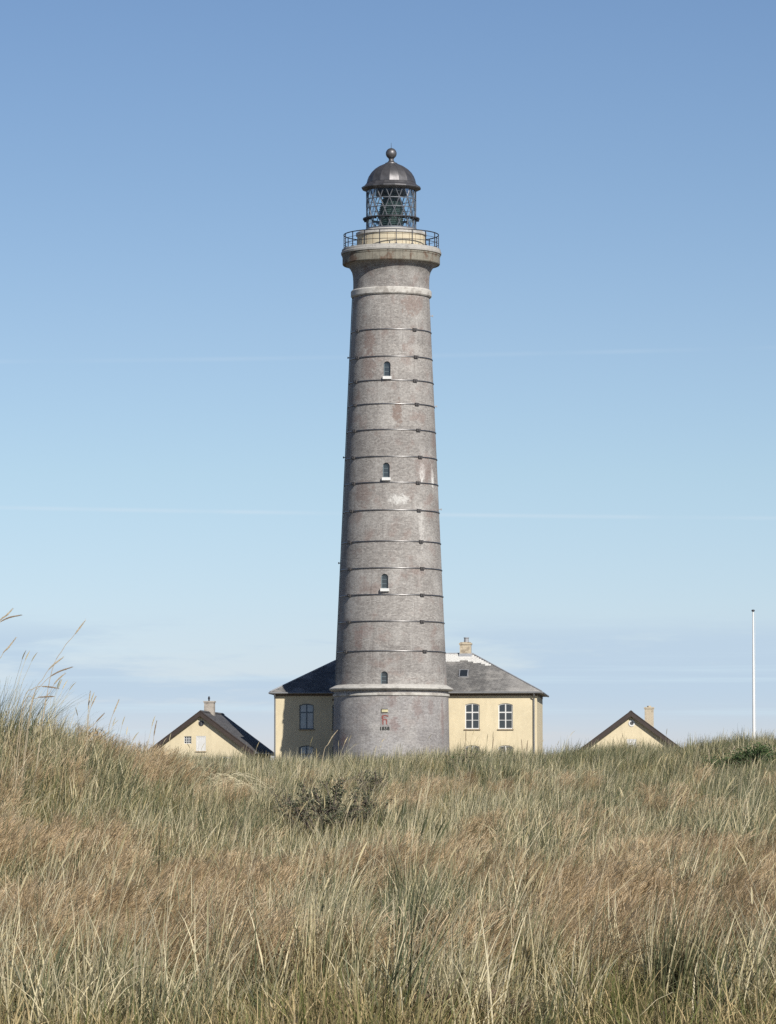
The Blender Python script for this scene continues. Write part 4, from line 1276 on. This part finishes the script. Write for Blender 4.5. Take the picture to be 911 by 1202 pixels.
# ------------------------------------------------------------------ shrubs
def shrub(name, label, cat, px, d, H, Wd, leaves, leafmat, lsize, stems=14, group=None, dense=False, bare=True):
    p = at(px, 900, d); z = gz(p.x, d)
    Sh = thing(name, label, cat, (p.x, d, z - .02), 0, group)
    tips = []
    for k in range(stems):
        a = random.uniform(0, 6.283); rr = math.sqrt(random.random()) * Wd / 2
        e = Vector((rr * math.cos(a), rr * math.sin(a) * .8, H * random.uniform(.55, 1.0) * (1 - .45 * (rr / (Wd / 2)) ** 2)))
        b = Vector((e.x * .25 + random.gauss(0, .03), e.y * .25, 0))
        mid = b.lerp(e, .5) + Vector((random.gauss(0, .05), random.gauss(0, .05), .08 * H))
        mb = MB().tube([b, mid, e], [.011, .008, .003], 5)
        br = [(b, mid, e)]
        for q in range(5):
            t = random.uniform(.35, .9); s0 = b.lerp(mid, t * 2) if t < .5 else mid.lerp(e, t * 2 - 1)
            s1 = s0 + Vector((random.gauss(0, .12), random.gauss(0, .12), random.uniform(.02, .2))) * (H / .9)
            mb.tube([s0, s1], [.005, .0025], 4); br.append((s0, s0.lerp(s1, .5), s1))
        mb.build('stem', M['bark'], Sh)
        tips += br
    V = []; Fc = []
    for i in range(leaves):
        b, m_, e = random.choice(tips); t = random.random() ** .6
        c = (b.lerp(m_, t * 2) if t < .5 else m_.lerp(e, t * 2 - 1)) if not dense else b.lerp(e, random.uniform(.3, 1.05))
        sp = lsize * (1.2 if not dense else 2.4)
        c = c + Vector((random.gauss(0, sp), random.gauss(0, sp), random.gauss(0, sp * .7)))
        if c.z < .03: continue
        n = Vector((random.gauss(0, .8), random.gauss(-.2, .8), random.gauss(.6, .6))).normalized()
        u = n.cross(Vector((random.gauss(0, 1), random.gauss(0, 1), random.gauss(0, 1)))).normalized(); w = n.cross(u)
        s = lsize * random.uniform(.6, 1.25)
        o = len(V); V += [tuple(c - u * s), tuple(c - w * s * .5 + n * s * .12), tuple(c + u * s), tuple(c + w * s * .5 + n * s * .12)]
        Fc.append((o, o + 1, o + 2, o + 3))
    me = bpy.data.meshes.new('foliage'); me.from_pydata(V, [], Fc); me.materials.append(M[leafmat]); me.update()
    link('foliage', me, Sh)
    return Sh


shrub('shrub', 'dark straggly shrub with grey twigs in the grass left of centre', 'shrub', 383, 62.5, 1.02, 1.95, 2600, 'leafdark', .024, 30)
shrub('shrub', 'small dark shrub rising from the grass just left of the larger straggly one', 'shrub', 330, 68, .80, .7, 200, 'leafdark', .020, 10)
shrub('shrub', 'thin grey green shrub in the grass before the lighthouse foot', 'shrub', 436, 78, .80, .9, 420, 'leafdark', .020, 14)
shrub('creeping_shrub', 'dense dark green creeping shrub at the right picture edge below the flagpole', 'shrub', 896, 96, .80, 1.9, 5500, 'leafgreen', .030, 30, None, True)
shrub('creeping_shrub', 'low dark green creeping shrub left of the larger one beneath the flagpole', 'shrub', 850, 96, .62, 1.1, 1900, 'leafgreen', .028, 16, None, True)
shrub('shrub', 'leafy green sprigs in front of the lower windows right of the tower', 'shrub', 544, 99, .86, .9, 420, 'leafgreen', .024, 12)


def sapling():
    d = 70; p = at(114, 870, d); z = gz(p.x, d); top = at(112, 853, d).z - z
    Sp = thing('pine_sapling', 'small dark pine tip poking over the left dune', 'tree', (p.x, d, z - .02))
    MB().tube([(0, 0, 0), (.01, 0, top * .5), (-.03, 0, top)], [.02, .014, .004], 6).build('trunk', M['bark'], Sp)
    V = []; Fc = []
    ax = [(Vector((0, 0, top * .4)), Vector((-.03, 0, top)))]
    for k in range(9):
        t = random.uniform(.5, .9); a = random.uniform(0, 6.283); b = Vector((0, 0, top * t)); ax.append((b, b + Vector((math.cos(a), math.sin(a), .7)) * random.uniform(.08, .30) * (1.1 - t) * 2))
    for i in range(1300):
        b, e = random.choice(ax); q = b.lerp(e, random.random()); d_ = (e - b).normalized()
        dr = (d_ * .7 + Vector((random.gauss(0, .5), random.gauss(0, .5), random.gauss(.2, .4)))).normalized() * random.uniform(.03, .055)
        w = Vector((random.gauss(0, 1), random.gauss(0, 1), 0)).normalized() * .003
        o = len(V); V += [tuple(q - w), tuple(q + w), tuple(q + dr)]; Fc.append((o, o + 1, o + 2))
    me = bpy.data.meshes.new('crown'); me.from_pydata(V, [], Fc); me.materials.append(M['needle']); me.update()
    link('crown', me, Sp)


sapling()
